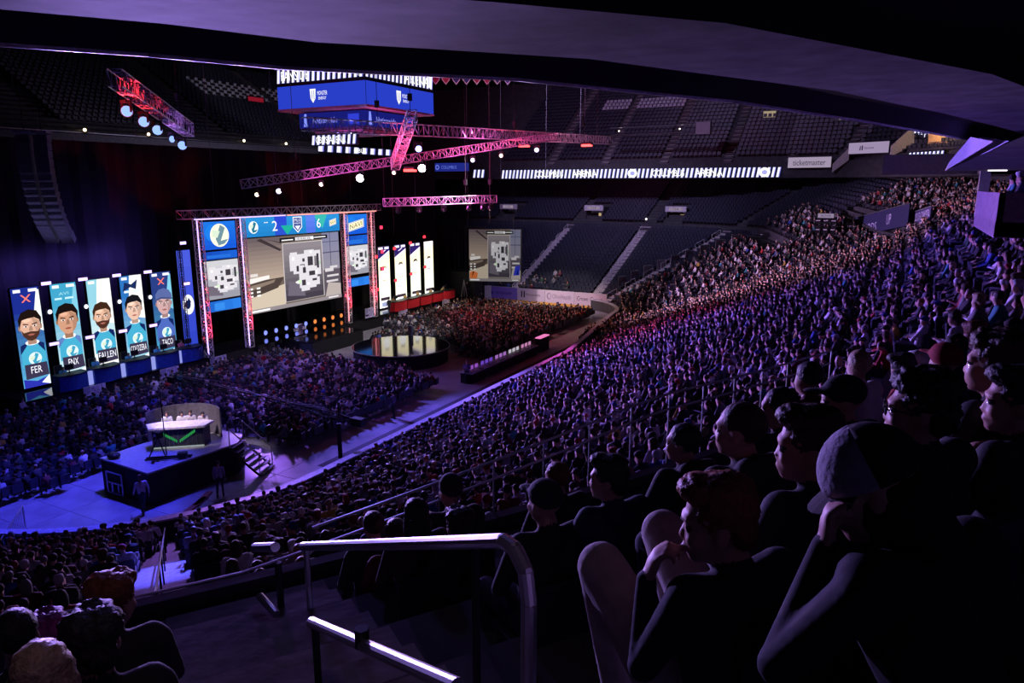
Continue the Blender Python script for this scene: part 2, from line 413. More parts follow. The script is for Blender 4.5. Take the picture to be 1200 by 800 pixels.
POSES = [dict(lean=4, yaw=8), dict(lean=30, pitch=10, arms=[((-.20, .30, .66), (-.06, .46, .72)), ((.20, .30, .66), (.06, .46, .72))], yaw=-5),
         dict(lean=-12, pitch=-4, yaw=20, arms=[((-.27, .10, .70), (.08, .22, .72)), ((.27, .10, .70), (-.08, .22, .74))]),
         dict(lean=14, yaw=-22, arms=[((-.20, .26, .66), (-.05, .17, 1.0)), (None, None)]),
         dict(lean=8, yaw=28, tilt=6, spread=.09), dict(lean=20, pitch=12, yaw=14, spread=.0, arms=[(None, (-.03, .30, .64)), (None, (.03, .33, .66))])]
STANDP = [dict(stand=True), dict(stand=True, stride=.25), dict(stand=True, arms=[((-.26, .05, 1.14), (-.05, .24, 1.16)), ((.26, .05, 1.14), (.05, .24, 1.18))])]
MID = [person_mesh('person_seated', p, .024, 1500) for p in POSES]
MIDS = [person_mesh('person_standing', p, .022, 1800) for p in STANDP]
LOW = [person_mesh('person_far', p, .045, 170, smooth=1) for p in POSES]
LOWS = [person_mesh('person_far', p, .045, 190, smooth=1) for p in STANDP[:1]]
STYLES = ['short', 'swept', 'bushy', 'long', 'shaved', 'beanie', 'cap', 'bun']
HAIR = {}
def hair_of(style, colour):
    if (style, colour) not in HAIR:
        base = next((m for (s, c), m in HAIR.items() if s == style), None)
        me = base.copy() if base else hair_mesh(style, .016, 500)
        me.materials.clear()
        if style in ('beanie', 'cap', 'hood', 'cap_back'):
            me.materials.append(mat(colour + '_cloth_hat', {'black': (.012, .012, .014), 'grey': (.22, .22, .24), 'red': (.3, .01, .02), 'blue': (.02, .04, .2), 'white': (.7, .68, .7)}[colour], .85, scale=40))
        else: me.materials.append(HAIR_M[colour])
        HAIR[(style, colour)] = me
    return HAIR[(style, colour)]
LOWHAIR = {s: hair_mesh(s, .03, 44) for s in ('short', 'bushy', 'long', 'cap')}

TOPS = [('black', (.010, .010, .012), 30), ('charcoal', (.035, .035, .04), 16), ('grey', (.14, .14, .15), 14), ('navy', (.012, .016, .04), 12), ('dark green', (.02, .06, .035), 5),
        ('maroon', (.10, .012, .02), 4), ('red', (.35, .015, .02), 2), ('blue', (.03, .07, .30), 2), ('white', (.62, .60, .62), 9), ('light grey', (.32, .32, .34), 6), ('teal', (.03, .22, .26), 2), ('yellow', (.5, .34, .05), 1)]
TW = np.array([t[2] for t in TOPS], float); TW /= TW.sum()
HATCOL = ['black', 'grey', 'red', 'blue', 'black', 'white']
def rand_look():
    ti = rng.choice(len(TOPS), p=TW); st = rng.choice(STYLES, p=[.34, .17, .08, .09, .07, .05, .16, .04])
    hc = random.choice(HATCOL) if st in ('beanie', 'cap') else rng.choice(['black', 'brown', 'blond', 'grey', 'ginger'], p=[.45, .36, .10, .05, .04])
    return TOPS[ti][0], TOPS[ti][1], str(st), str(hc)
def look_words(st, hc):
    return {'short': f'short {hc} hair', 'swept': f'swept {hc} hair', 'bushy': f'bushy {hc} hair', 'long': f'long {hc} hair', 'shaved': f'close-cropped {hc} hair', 'beanie': f'a {hc} beanie', 'cap': f'a {hc} cap', 'bun': f'{hc} hair in a bun', 'hood': f'a {hc} hood', 'cap_back': f'a {hc} cap'}[st]
def put_person(mesh_hm, loc, rz, top, style, hcol, label, group=None, scale=1.0, name='person'):
    me, HM = mesh_hm
    o = link(name, me, None, loc, rz); o.color = (*top, 1); o.scale = (scale,) * 3
    props(o, label, 'person', group)
    h = link('cap' if style in ('cap', 'cap_back') else 'beanie' if style == 'beanie' else 'hood' if style == 'hood' else 'hair', hair_of(style, hcol), o); h.matrix_local = HM
    return o
# ------------------------------------------------------------------ the arena: floor, terraces, walls, ceilings
def structure(o): o['kind'] = 'structure'; return o
CN = (-33.7, 23.5); CF = (-33.7, 70.0); RAD = 8.0
def bowl_pt(kind, t, d):
    """kind: near_end (t = x), near_arc (t = deg), side (t = y), far_arc (t = deg), far_end (t = x)"""
    if kind == 'near_end': return (t, 15.5 - d, 0, -1)
    if kind == 'near_arc': c, s = math.cos(R(t)), math.sin(R(t)); return (CN[0] + (RAD + d) * c, CN[1] + (RAD + d) * s, c, s)
    if kind == 'side': return (-25.7 + d, t, 1, 0)
    if kind == 'far_arc': c, s = math.cos(R(t)), math.sin(R(t)); return (CF[0] + (RAD + d) * c, CF[1] + (RAD + d) * s, c, s)
    return (t, 78 + d, 0, 1)
def gap(kind, t):
    """1 where the cross aisle and its guard wall run, 0 where the rows go up without a break"""
    if kind == 'near_end': return 1.0
    if kind == 'near_arc': return min(1, max(0, (-6 - t) / 10))
    return 0.0
def blend(kind, t):
    if kind in ('near_end', 'near_arc'): return 0.0
    if kind == 'side': return 0.0
    if kind == 'far_arc': return min(1, max(0, (t - 22) / 22))
    return 1.0
NROW = 42
def z_near(i): return .02 + .03 * i if i <= 3 else .5 + .325 * (i - 4) if i <= 28 else (9.0 if i <= 30 else (9.3 if i == 31 else 10.89 + .29 * (i - 32)))
def z_far(i): return 1.1 + .345 * i if i <= 20 else (8.0 if i <= 22 else 9.0 + .37 * (i - 23))
def row_z(kind, t, i):
    if 29 <= i <= 31 and blend(kind, t) < 1:
        w_ = blend(kind, t); g_ = gap(kind, t); zc_ = 8.3 + (10.89 - 8.3) * (i - 28) / 4; return (z_near(i) * g_ + zc_ * (1 - g_)) * (1 - w_) + z_far(i) * w_
    w_ = blend(kind, t); return z_near(i) * (1 - w_) + z_far(i) * w_
def row_d(i): return 1.0 + .85 * i
SAMPLES = [('near_end', x) for x in np.linspace(-60, -34, 6)] + [('near_arc', a) for a in np.linspace(-90, 0, 16)] + [('side', y) for y in np.linspace(24.5, 69, 14)] + \
          [('far_arc', a) for a in np.linspace(0, 90, 13)] + [('far_end', x) for x in np.linspace(-34.5, -70, 6)]
# the floor slab and its cover panels (the open floor before the desk platform shows them)
fl = MB().box((-40, 50, -.15), (110, 150, .3)).build('floor', FLOORM); structure(fl)
pm = None; k = 0
for ix in range(8):
    for iy in range(9):
        x = -42 + 2.44 * ix; y = 10.6 + 1.83 * iy
        if x > -24 or y > 34: continue
        if pm is None:
            b_ = MB(); b_.box((0, 0, .012), (2.42, 1.81, .024)); pm = b_.mesh('panel', FLOORM)
        o = link('panel', pm, fl, (x, y, random.uniform(0, .004)))
# stepped seating bowl
ter = MB(); prev = None
for (kd, t) in SAMPLES:
    prof = []
    for i in range(NROW):
        d = row_d(i); z = row_z(kd, t, i); zp = row_z(kd, t, i - 1) if i else 0.0
        for (dd, zz) in ((d - .5, zp), (d - .5, z)):
            p = bowl_pt(kd, t, dd); prof.append((p[0], p[1], zz))
    p = bowl_pt(kd, t, row_d(NROW)); prof.append((p[0], p[1], row_z(kd, t, NROW - 1)))
    b = len(ter.v); ter.v += prof
    if prev is not None:
        for j in range(len(prof) - 1): ter.f.append([prev + j, prev + j + 1, b + j + 1, b + j]); ter.m.append(0)
    prev = b
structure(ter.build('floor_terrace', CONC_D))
# dasher wall round the floor with its pale capping rail
wal = MB(); capr = MB(); prev = None
for (kd, t) in SAMPLES:
    if kd == 'far_end': continue
    D0 = 3.0 * (1 - (min(1, max(0, (t - 52) / 18)) if kd == 'side' else blend(kd, t) if kd != 'far_arc' else 1)); q = [bowl_pt(kd, t, D0 + dd) for dd in (.05, .35)]
    ring = [(q[0][0], q[0][1], 0), (q[0][0], q[0][1], 1.12), (q[1][0], q[1][1], 1.12), (q[1][0], q[1][1], 0)]
    b = len(wal.v); wal.v += ring; ring2 = [(bowl_pt(kd, t, D0 + a)[0], bowl_pt(kd, t, D0 + a)[1], z) for a, z in ((0, 1.12), (0, 1.2), (.4, 1.2), (.4, 1.12))]; capr.v += ring2
    if prev is not None:
        for j in range(4):
            for m_ in (wal, capr): m_.f.append([prev + j, prev + (j + 1) % 4, b + (j + 1) % 4, b + j]); m_.m.append(0)
    prev = b
wd = structure(wal.build('wall_dasher', mat('dasher_board', (.06, .06, .07), .5)))
o = capr.build('trim_1', mat('dasher_capping', (.5, .48, .55), .45)); structure(o)
# outer back wall of the bowl, roof, drapes
bw = MB(); prev = None
for (kd, t) in SAMPLES:
    p = bowl_pt(kd, t, 37.5); b = len(bw.v); bw.v += [(p[0], p[1], 6), (p[0], p[1], 17.5)]
    if prev is not None: bw.f.append([prev, prev + 1, b + 1, b]); bw.m.append(0)
    prev = b
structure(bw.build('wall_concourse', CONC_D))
structure(MB().box((-35, 52, 40), (150, 190, .5)).build('ceiling', DARKPAINT))
structure(MB().box((-108, 60, 19.5), (.5, 200, 41)).build('wall_west', DARKPAINT))
structure(MB().box((-30, 138, 19.5), (180, .5, 41)).build('wall_north', DARKPAINT))
structure(MB().box((34, 60, 19.5), (.5, 200, 41)).build('wall_east', DARKPAINT))
structure(MB().box((-35, -36, 19.5), (180, .5, 41)).build('wall_south', DARKPAINT))
def drape(name, pts, z0, z1, label, n=90, amp=.16, m=None):
    mb = MB(); L = []
    for i in range(n + 1):
        f = i / n * (len(pts) - 1); j = min(int(f), len(pts) - 2); f -= j
        x = pts[j][0] + (pts[j + 1][0] - pts[j][0]) * f; y = pts[j][1] + (pts[j + 1][1] - pts[j][1]) * f
        dx, dy = pts[j + 1][0] - pts[j][0], pts[j + 1][1] - pts[j][1]; l = math.hypot(dx, dy)
        a = amp * math.sin(i * 2.1) + amp * .4 * math.sin(i * .73); L.append((x - dy / l * a, y + dx / l * a))
    for (x, y) in L: mb.v += [(x, y, z0), (x, y, z1)]
    for i in range(n): mb.f.append([2 * i, 2 * i + 1, 2 * i + 3, 2 * i + 2]); mb.m.append(0)
    o = mb.build(name, m or DRAPE); s = o.modifiers.new('t', 'SOLIDIFY'); s.thickness = .03
    props(o, label, 'curtain'); return o
drape('stage_curtain', [(-53.5, 8), (-53.5, 58), (-52.5, 78)], 0, 17.2, 'tall black drape hanging behind the whole stage', 200)
drape('wing_curtain', [(-51.3, 76.6), (-44.2, 76.6)], 0, 9.2, 'dark drape panel between the yellow banners and the hanging map screen', 40)

# near balcony over the camera: concrete soffit, dark edge beam, thin lit lip
LIP = [(-24, -9), (-16, 1.2), (-12.6, 5.1), (-10.6, 7.9), (-9.7, 9.8), (-8.3, 11.3), (-6.8, 12.9), (-5.4, 15.7), (-3.9, 18.6), (-2.8, 22), (-1.6, 25.5), (.5, 32.7), (2.5, 40), (3.4, 47), (3.6, 53)]
def offs(pts, d):
    out = []
    for i, p in enumerate(pts):
        a = Vector(pts[max(0, i - 1)]); b = Vector(pts[min(len(pts) - 1, i + 1)]); t = (b - a).normalized(); n = Vector((t.y, -t.x)); out.append((p[0] + n.x * d, p[1] + n.y * d))
    return out
def ribbon(prof, pts=LIP):
    """sweeps a profile of (outward offset, z) along the lip"""
    mb = MB(); prev = None; cols = [offs(pts, d) for d, z in prof]
    for i in range(len(pts)):
        b = len(mb.v); mb.v += [(cols[j][i][0], cols[j][i][1], prof[j][1]) for j in range(len(prof))]
        if prev is not None:
            for j in range(len(prof) - 1): mb.f.append([prev + j, prev + j + 1, b + j + 1, b + j]); mb.m.append(0)
        prev = b
    return mb
structure(ribbon([(2.2, 16.15), (2.5, 16.0), (5.5, 16.0)]).build('ceiling_overhang', CONC))
structure(ribbon([(.12, 16.0), (.9, 16.35), (2.2, 16.15)]).build('ceiling_beam', DARKPAINT))
structure(ribbon([(5.5, 16.0), (5.55, 16.5), (8, 16.9), (30, 18.5)]).build('ceiling_back', DARKPAINT))
tb = MB()
for p_, q_ in zip(LIP, LIP[1:]): tb.tube((*p_, 16.01), (*q_, 16.01), .055, n=10)
structure(tb.build('trim_8', mat('lip_highlight_tube', (.75, .72, .76), .4, .3), None, True))  # tube added along the lip to catch a bright edge of light
structure(ribbon([(.12, 17.4), (0, 17.4), (0, 16.04), (.14, 16.04), (.14, 16.4)]).build('trim_2', mat('balcony_lip', (.42, .40, .45), .55)))
structure(ribbon([(0, 17.4), (30, 17.6)]).build('floor_balcony', DARKPAINT))
# side soffit of the suites beyond, with its pale sloping fascia and columns
fs = MB(); fs.add([(2.0, 53, 14.9), (2.0, 49.2, 15.3), (2.0, 34, 15.85), (2.0, 24.5, 15.2)], [(0, 1, 2, 3)]); fs.add([(2.35, 53, 14.9), (2.35, 49.2, 15.3), (2.35, 34, 15.85), (2.35, 24.5, 15.2)], [(3, 2, 1, 0)])
structure(fs.build('wall_fascia', WHITEP))
sf = MB(); sf.add([(2, 53, 14.9), (16, 53, 14.9), (16, 14, 15.0), (2, 14, 15.0)], [(0, 1, 2, 3)]); structure(sf.build('ceiling_suite', CONC))
fs2 = MB().box((1.2, 56.5, 15.4), (5.5, .4, 1.3)); structure(fs2.build('wall_suite_end', WHITEP))
for i, (x, y) in enumerate([(4.2, 54), (6.2, 44), (7.2, 36), (7.4, 31)]):
    structure(MB().box((x, y, 13.2), (.55, .55, 3.5)).build('pillar', WHITEP))
blk = MB().box((6.6, 25.6, 12.9), (9.0, 6.6, .4)).box((2.17, 25.6, 13.28), (.14, 6.6, 1.1)).box((6.6, 22.37, 13.28), (9.0, .14, 1.1)); structure(blk.build('wall_suite_box', mat('painted_block', (.30, .22, .26), .8)))
for (x, y) in ((4.5, 50.5), (6.2, 40.5)):
    o = MB().box((x, y, 14.86), (.9, .25, .06)).build('ceiling_light', emis('strip_glow', (1, .85, .95), 3)); props(o, f'small lit strip under the suite ceiling, {"beside the pale sloping fascia" if y > 45 else "above the seated fans on the box"}', 'light')

# far balcony: fascia, stepped seats, end corner
DECK = [(-90, 99), (-54.6, 99), (-14, 99)] + [(-14 + 19 * math.sin(R(a)), 80 + 19 * math.cos(R(a))) for a in (12, 24, 36, 48, 60, 72, 84)] + [(5.2, 70)]
def deck_off(d):
    return [(-90, 99 + d), (-54.6, 99 + d), (-14, 99 + d)] + [(-14 + (19 + d) * math.sin(R(a)), 80 + (19 + d) * math.cos(R(a))) for a in (12, 24, 36, 48, 60, 72, 84)] + [(5.2 + d, 70)]
dk = MB(); prev = None
prof = [(14, 15.0), (.4, 14.9), (0, 15.0), (0, 16.45)]
for j in range(26): prof += [(.15 + .82 * j, 16.45 + .58 * j), (.15 + .82 * j, 16.45 + .58 * (j + 1))]
cols = [deck_off(d) for d, z in prof]
for i in range(len(DECK)):
    b = len(dk.v); dk.v += [(cols[j][i][0], cols[j][i][1], prof[j][1]) for j in range(len(prof))]
    if prev is not None:
        for j in range(len(prof) - 1): dk.f.append([prev + j, prev + j + 1, b + j + 1, b + j]); dk.m.append(0)
    prev = b
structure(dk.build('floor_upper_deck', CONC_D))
# west balcony beyond the curtain: pale fascia and seats
wk = MB()
wp = [(0, 18.1), (0, 19.0)]
for j in range(24): wp += [(-.15 - .82 * j, 19 + .5 * j), (-.15 - .82 * j, 19 + .5 * (j + 1))]
for y in (30, 104): wk.v += [(-72.7 + d, y, z) for d, z in wp]
n_ = len(wp)
for j in range(n_ - 1): wk.f.append([j, j + 1, n_ + j + 1, n_ + j]); wk.m.append(0)
structure(wk.build('floor_west_deck', CONC_D))
o = MB().box((-72.5, 58, 18.55), (.25, 42, .9)).build('trim_3', GREYTRIM); structure(o)
o = MB().box((-72.4, 58, 19.15), (.08, 42, .06)).build('trim_4', STEEL); structure(o)
o = MB().box((-72.4, 66, 18.0), (.08, 70, .08)).build('trim_5', STEEL); structure(o)
# ------------------------------------------------------------------ seats
def seat_mb(mb, x, y, z, rz, s=1.0, thin=False):
    M = Matrix.Rotation(rz, 3, 'Z')
    for c, sz in (((0, .06, .43), (.46, .42, .06)), ((0, -.19, .64), (.46, .06, .44))):
        p = M @ Vector(c); mb.box((x + p.x, y + p.y, z + p.z), sz, M=M)
b_ = MB(); b_.box((0, .06, .43), (.45, .42, .055)); SEAT_PAN = b_.mesh('seat', NAVYSEAT)
b_ = MB(); b_.box((0, -.19, .64), (.45, .05, .44)); b_.box((0, -.16, .45), (.40, .04, .1)); SEAT_BACK = b_.mesh('backrest', NAVYSEAT)
b_ = MB(); b_.box((0, 0, .2), (.40, .06, .4)); b_.box((0, 0, .02), (.42, .3, .04)); SEAT_LEG = b_.mesh('seat_frame', BLACK)
ORD = ['', 'first', 'second', 'third', 'fourth', 'fifth', 'sixth', 'seventh', 'eighth', 'ninth', 'tenth', 'eleventh', 'twelfth', 'thirteenth', 'fourteenth', 'fifteenth', 'sixteenth', 'seventeenth', 'eighteenth', 'nineteenth', 'twentieth']
def ordinal(n):
    if n <= 20: return ORD[n]
    tens = {2: 'twenty', 3: 'thirty', 4: 'forty', 5: 'fifty', 6: 'sixty', 7: 'seventy', 8: 'eighty', 9: 'ninety'}
    if n < 100:
        t, u = divmod(n, 10); return (tens[t] + '-' + ORD[u]) if u else tens[t][:-1] + 'ieth'
    return 'hundred and ' + ordinal(n - 100) if n % 100 else 'hundredth'
def put_seat(x, y, z, rz, label, group):
    e = empty('arena_seat', (x, y, z), label, 'seat', group, rz)
    for nm, me in (('seat', SEAT_PAN), ('backrest', SEAT_BACK), ('seat_frame', SEAT_LEG)): link(nm, me, e)
    return e
AISLE_X = (-41.8, -30.8)
far_stuff = MB(); pale = MB(); n_ind = 0
FAR_FANS = []
for i in list(range(0, 21)) + list(range(23, 38)):
    slots = []
    d = row_d(i)
    for x in np.arange(-69, -33.5, .54): slots.append(('far_end', x))
    step = .54 / (RAD + d) * 180 / math.pi
    for a in np.arange(90 - step / 2, 36 if i > 22 else 44, -step): slots.append(('far_arc', a))
    k = 0
    for (kd, t) in slots:
        p = bowl_pt(kd, t, d + .1); z = row_z(kd, t, i); x, y = p[0], p[1]
        if any(abs(x - ax) < .66 for ax in AISLE_X): continue
        if kd == 'far_arc' and any(abs(t - aa) * (RAD + d) * math.pi / 180 < .65 for aa in (56,)): continue
        if i > 22 and i < 29 and any(abs(x - vx) < 1.5 for vx in (-53.5, -39.5, -27.5)): continue
        rz = math.atan2(p[2], -p[3])  # faces the floor
        k += 1
        if i <= 7 and x > -43.6 and n_ind < 300 and kd == 'far_end':
            n_ind += 1
            put_seat(x, y, z, rz, f'empty navy folding seat behind advert boards, {ordinal(i + 1)} row up, {ordinal(k)} along', 'empty seats behind the advert boards')
        else: seat_mb(far_stuff, x, y, z, rz)
        if kd == 'far_end' and x > -47 and i < 6 and random.random() < .22 - .03 * i: FAR_FANS.append((x, y, z, rz))
    
def deck_path(d):
    pts = deck_off(d); out = []; acc = 0
    for a, b in zip(pts[1:-1], pts[2:]):
        L = math.hypot(b[0] - a[0], b[1] - a[1])
        while acc < L:
            f = acc / L; tx, ty = (b[0] - a[0]) / L, (b[1] - a[1]) / L
            out.append((a[0] + (b[0] - a[0]) * f, a[1] + (b[1] - a[1]) * f, math.atan2(-ty, -tx) , )); acc += .62
        acc -= L
    return out
UP_AISLES_X = (-46.5, -38, -29.5, -21, -13.2); UP_AISLES_A = (20, 38)
for j in range(1, 25):
    d = .15 + .82 * j + .35
    for (x, y, rz) in deck_path(d):
        z = 16.45 + .58 * (j + 1)
        if y > 98.9 and x < -13.9 and any(abs(x - ax) < .75 for ax in UP_AISLES_X): continue
        a = math.degrees(math.atan2(x + 14, y - 80))
        if x > -14 and any(abs(a - aa) * (19 + d) * math.pi / 180 < .75 for aa in UP_AISLES_A): continue
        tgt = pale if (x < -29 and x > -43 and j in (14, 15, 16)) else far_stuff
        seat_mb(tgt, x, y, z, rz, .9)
for j in range(1, 23):
    for y in np.arange(45, 103, .66):
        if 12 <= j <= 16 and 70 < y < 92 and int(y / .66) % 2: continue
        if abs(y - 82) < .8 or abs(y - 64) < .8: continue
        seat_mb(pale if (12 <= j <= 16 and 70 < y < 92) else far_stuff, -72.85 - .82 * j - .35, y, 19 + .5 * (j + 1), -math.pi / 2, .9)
o = far_stuff.build('empty_seats', NAVYSEAT); props(o, 'rows of empty navy seats filling the far end and the upper decks', 'seats', None, 'stuff')
o = pale.build('glint_seats', GLINTSEAT); props(o, 'dotted rows of empty seats, paler to look light-struck, high on the far decks', 'seats', None, 'stuff')

# aisles of the far bowl: each step a part, with hoop handrails
STEPM = mat('pale_step', (.42, .38, .40), .7, var=.2)
b_ = MB(); b_.box((0, 0, 0), (1.1, .42, .17)); STEP_ME = b_.mesh('step', STEPM)
b_ = MB(); b_.box((0, 0, 0), (1.1, .42, .17)); STEP_D = b_.mesh('step', CONC)
def aisle(label, fn, rows, group, me=None, hoops=True, sub=2):
    p0 = fn(rows[0], 0); e = empty('aisle_stairs', (p0[0], p0[1], 0), label, 'stairs', group)
    for i in rows:
        for s in range(sub):
            x, y, z, rz = fn(i, s / sub); o = link('step', me or STEP_ME, e); o.location = (x - p0[0], y - p0[1], z + .02); o.rotation_euler = (0, 0, rz)
    if hoops:
        for i in rows[::3]:
            x, y, z, rz = fn(i, 0); x2, y2, z2, _ = fn(i + 1, .6)
            mb = MB(); a = Vector((x - p0[0], y - p0[1], z)); b = Vector((x2 - p0[0], y2 - p0[1], z2))
            mb.path([a, a + Vector((0, 0, .9)), b + Vector((0, 0, .9)), b], .03, 5); mb.build('handrail', WHITEP, e)
    return e
for n_, ax in enumerate(AISLE_X):
    aisle(f'pale stair aisle with hoop handrails, {"beside the hanging map screen" if n_ == 0 else "above the end of the advert boards"}', lambda i, f, ax=ax: (ax, 70 + math.sqrt((8 + row_d(i) - .3 + .85 * f) ** 2 - max(0, ax + 33.7) ** 2), row_z('far_end', ax, i) + (row_z('far_end', ax, i + 1) - row_z('far_end', ax, i)) * f, 0), list(range(0, 21)), 'far bowl stair aisles')
for n_, aa in enumerate((56,)):
    def fn(i, f, aa=aa):
        p = bowl_pt('far_arc', aa, row_d(i) - .3 + .85 * f); return (p[0], p[1], row_z('far_arc', aa, i) + .345 * f, R(aa - 90))
    aisle(f'stair aisle in the curved corner of the far bowl, beside the mesh barriers', fn, list(range(0, 21)), 'far bowl stair aisles')
for n_, ax in enumerate(UP_AISLES_X):
    aisle(f'{ordinal(n_ + 1)} dim stair aisle of the upper deck counted from the stage end', lambda i, f, ax=ax: (ax, 99 + .15 + .82 * (i + f) + .3, 16.45 + .58 * (i + 1 + f) - .05, 0), list(range(0, 24)), 'upper deck stair aisles', STEP_D, False)
for n_, aa in enumerate(UP_AISLES_A):
    def fn(i, f, aa=aa):
        r_ = 19 + .15 + .82 * (i + f) + .3; return (-14 + r_ * math.sin(R(aa)), 80 + r_ * math.cos(R(aa)), 16.45 + .58 * (i + 1 + f) - .05, R(-aa))
    aisle(f'{ordinal(n_ + 6)} stair aisle of the upper deck, {"above the ticketmaster board" if n_ == 0 else "beyond the small pale wall board"}', fn, list(range(0, 24)), 'upper deck stair aisles', STEP_D, False)
for n_, xx in enumerate((-53.5, -39.5, -27.5)):
    def fn(i, f, xx=xx): return (xx, 78 + row_d(i) - .3 + .85 * f, row_z('far_end', -40, i) + .37 * f, 0)
    e = empty('vomitory', (xx, 99.6, 8.0), f'{ORD[n_ + 1]} dark entrance portal with a pale lintel under the ribbon board', 'entrance', 'entrance portals of the far bowl')
    MB().box((-1.3, 1.6, 1.5), (.25, 3.6, 3.0)).build('side_wall', CONC_D, e); MB().box((1.3, 1.6, 1.5), (.25, 3.6, 3.0)).build('side_wall', CONC_D, e)
    MB().box((0, -.1, 2.9), (2.9, .3, .75)).build('lintel', WHITEP, e); MB().box((0, 3.3, 1.5), (2.6, .2, 3.0)).build('back_panel', DARKPAINT, e)
    a_ = Art(); a_.rect(-.9, -.2, .9, .2, 'b9a6c0'); a_.text(str(112 + n_), -.35, -.14, .35, .14, '30203a'); a_.build('section_sign', LED_DIM, e, (0, -.27, 2.9), (1, 0, 0))
    if n_ == 1 or n_ == 2:
        MB().box((.6, 1.0, 1.2), (.5, .12, 1.9)).build('doorway_glow', emis('portal_glow', (1, .75, .35), .5), e)
# cross-aisle rail at the far end
o = MB().box((-44, 96.75, 8.55), (50, .1, .08)).build('trim_6', mat('dusty_rail', (.45, .38, .42), .6)); structure(o)
ww = MB()
for a in np.linspace(88, 45, 12):
    p = bowl_pt('far_arc', a, 18.75); ww.box((p[0], p[1], 8.5), (1.9, .1, .08), rz=R(a - 90))
structure(ww.build('trim_7', mat('dusty_rail', (.45, .38, .42), .6)))
for n_, (x, y, z, c) in enumerate(((-40.2, 100.2, 9.3, 'blue'), (-31.5, 99.0, 9.2, 'white'), (-25.5, 99.2, 9.2, 'white'), (-20.5, 98.2, 8.9, 'white'), (-14.5, 94.8, 8.6, 'white'), (-13.7, 94.4, 8.2, 'white'), (-8.6, 88.6, 8.7, 'white'))):
    o = MB().ball((0, 0, 0), .13, 8, 6).build('aisle_lamp', emis('lamp_' + c, (1, .9, .95) if c == 'white' else (.4, .4, 1), 3)); o.location = (x, y, z + .3)
    MB().tube((0, 0, -.35), (0, 0, -.1), .03).build('lamp_post', BLACK, o); props(o, f'{ordinal(n_ + 1)} small lamp along the cross aisle counted from the stage end', 'lamp', 'cross aisle lamps')
# ------------------------------------------------------------------ the crowd
SPOTS = []   # x, y, z, rz, standing, where, row, index
def add_spot(x, y, z, rz, where, row, k, stand=False): SPOTS.append((x, y, z, rz, stand, where, row, k))
HERO_XY = [(-.34, 1.72), (-.02, 1.59), (-.19, 2.21), (.11, 2.71), (.43, 3.14), (-.51, 2.97), (-1.26, 3.47), (-1.51, 3.2), (-2.01, 4.46), (-.53, 4.28), (-1.02, 4.07), (-2.16, 1.04), (-2.45, 1.37), (-2.99, 1.78), (-3.06, 1.4),
           (-3.44, 1.71), (-3.38, 4.07), (-3.1, 3.99), (-2.77, 3.79), (-2.5, 3.91), (-2.77, 4.23), (-.18, 3.82), (.38, 3.4)]
for i in range(0, 41):
    d = row_d(i); slots = []; ph = random.uniform(0, .5)
    step = .53 / (RAD + d) * 180 / math.pi
    for a in np.arange(-80, 0, step): slots.append(('near_arc', a + ph * step))
    for y in np.arange(23.6, 69.9, .53): slots.append(('side', y + ph * .53))
    for a in np.arange(0, 46 if i < 29 else 36, step): slots.append(('far_arc', a + ph * step))
    k = 0
    for (kd, t) in slots:
        k += 1
        if kd == 'far_arc' and i in (19, 20, 21, 22) and t > 34: continue
        if i < 4 and kd != 'far_end' and not (kd == 'far_arc' or (kd == 'side' and t > 60)): continue
        if 29 <= i <= 31 and gap(kd, t) > 0: continue
        if 29 <= i <= 31 and kd == 'far_arc' and t > 9: continue
        if i in (32, 33) and kd == 'near_arc' and -33.5 < t < -17: continue
        p = bowl_pt(kd, t, d + .12 + random.uniform(-.15, .15)); x, y = p[0], p[1]
        if kd == 'near_arc':
            if i < 29 and -37.2 < t < -33.6: continue
            if i > 30 and -35.2 < t < -33.0: continue
            if i < 29 and abs(t + 8) * (RAD + d) * .01745 < .55 and i < 26: continue
        if kd == 'side' and any(abs(y - ya) < .5 for ya in (38.5, 54)): continue
        if kd == 'far_arc' and abs(t - 18) * (RAD + d) * .01745 < .5: continue
        if i > 30:
            if i >= 37 and kd == 'near_arc' and math.hypot(x, y) < 9: continue
            if i == 36 and kd == 'near_arc' and -36 < t < -28: continue
            if math.hypot(x, y) < (5.2 if y > 1.0 else 2.6): continue
            if any(math.hypot(x - a_, y - b_) < .6 for a_, b_ in ((4.2, 54), (6.2, 44), (7.2, 36), (7.4, 31))): continue
            if any(math.hypot(x - hx, y - hy) < .50 for hx, hy in HERO_XY): continue
            if x > 1.9 and 21 < y < 30 and i > 33: continue
        if kd == 'near_arc' and (x < -44 or y < -14): continue
        if random.random() < .06: continue
        z = row_z(kd, t, i); jx = random.uniform(-.11, .11)
        stand = False
        add_spot(x + jx * p[3], y - jx * p[2], z, math.atan2(p[2], -p[3]) + random.uniform(-.15, .15), 'bowl', i, k, stand)
for r_ in range(2):
    for c_ in range(14):
        add_spot(3.1 + r_ * .95, 22.9 + c_ * .44 , 13.1, math.pi / 2 + random.uniform(-.3, .3), 'box', r_, c_)
for (x, y, z, rz) in FAR_FANS: add_spot(x, y, z, rz, 'far', 0, len(SPOTS))
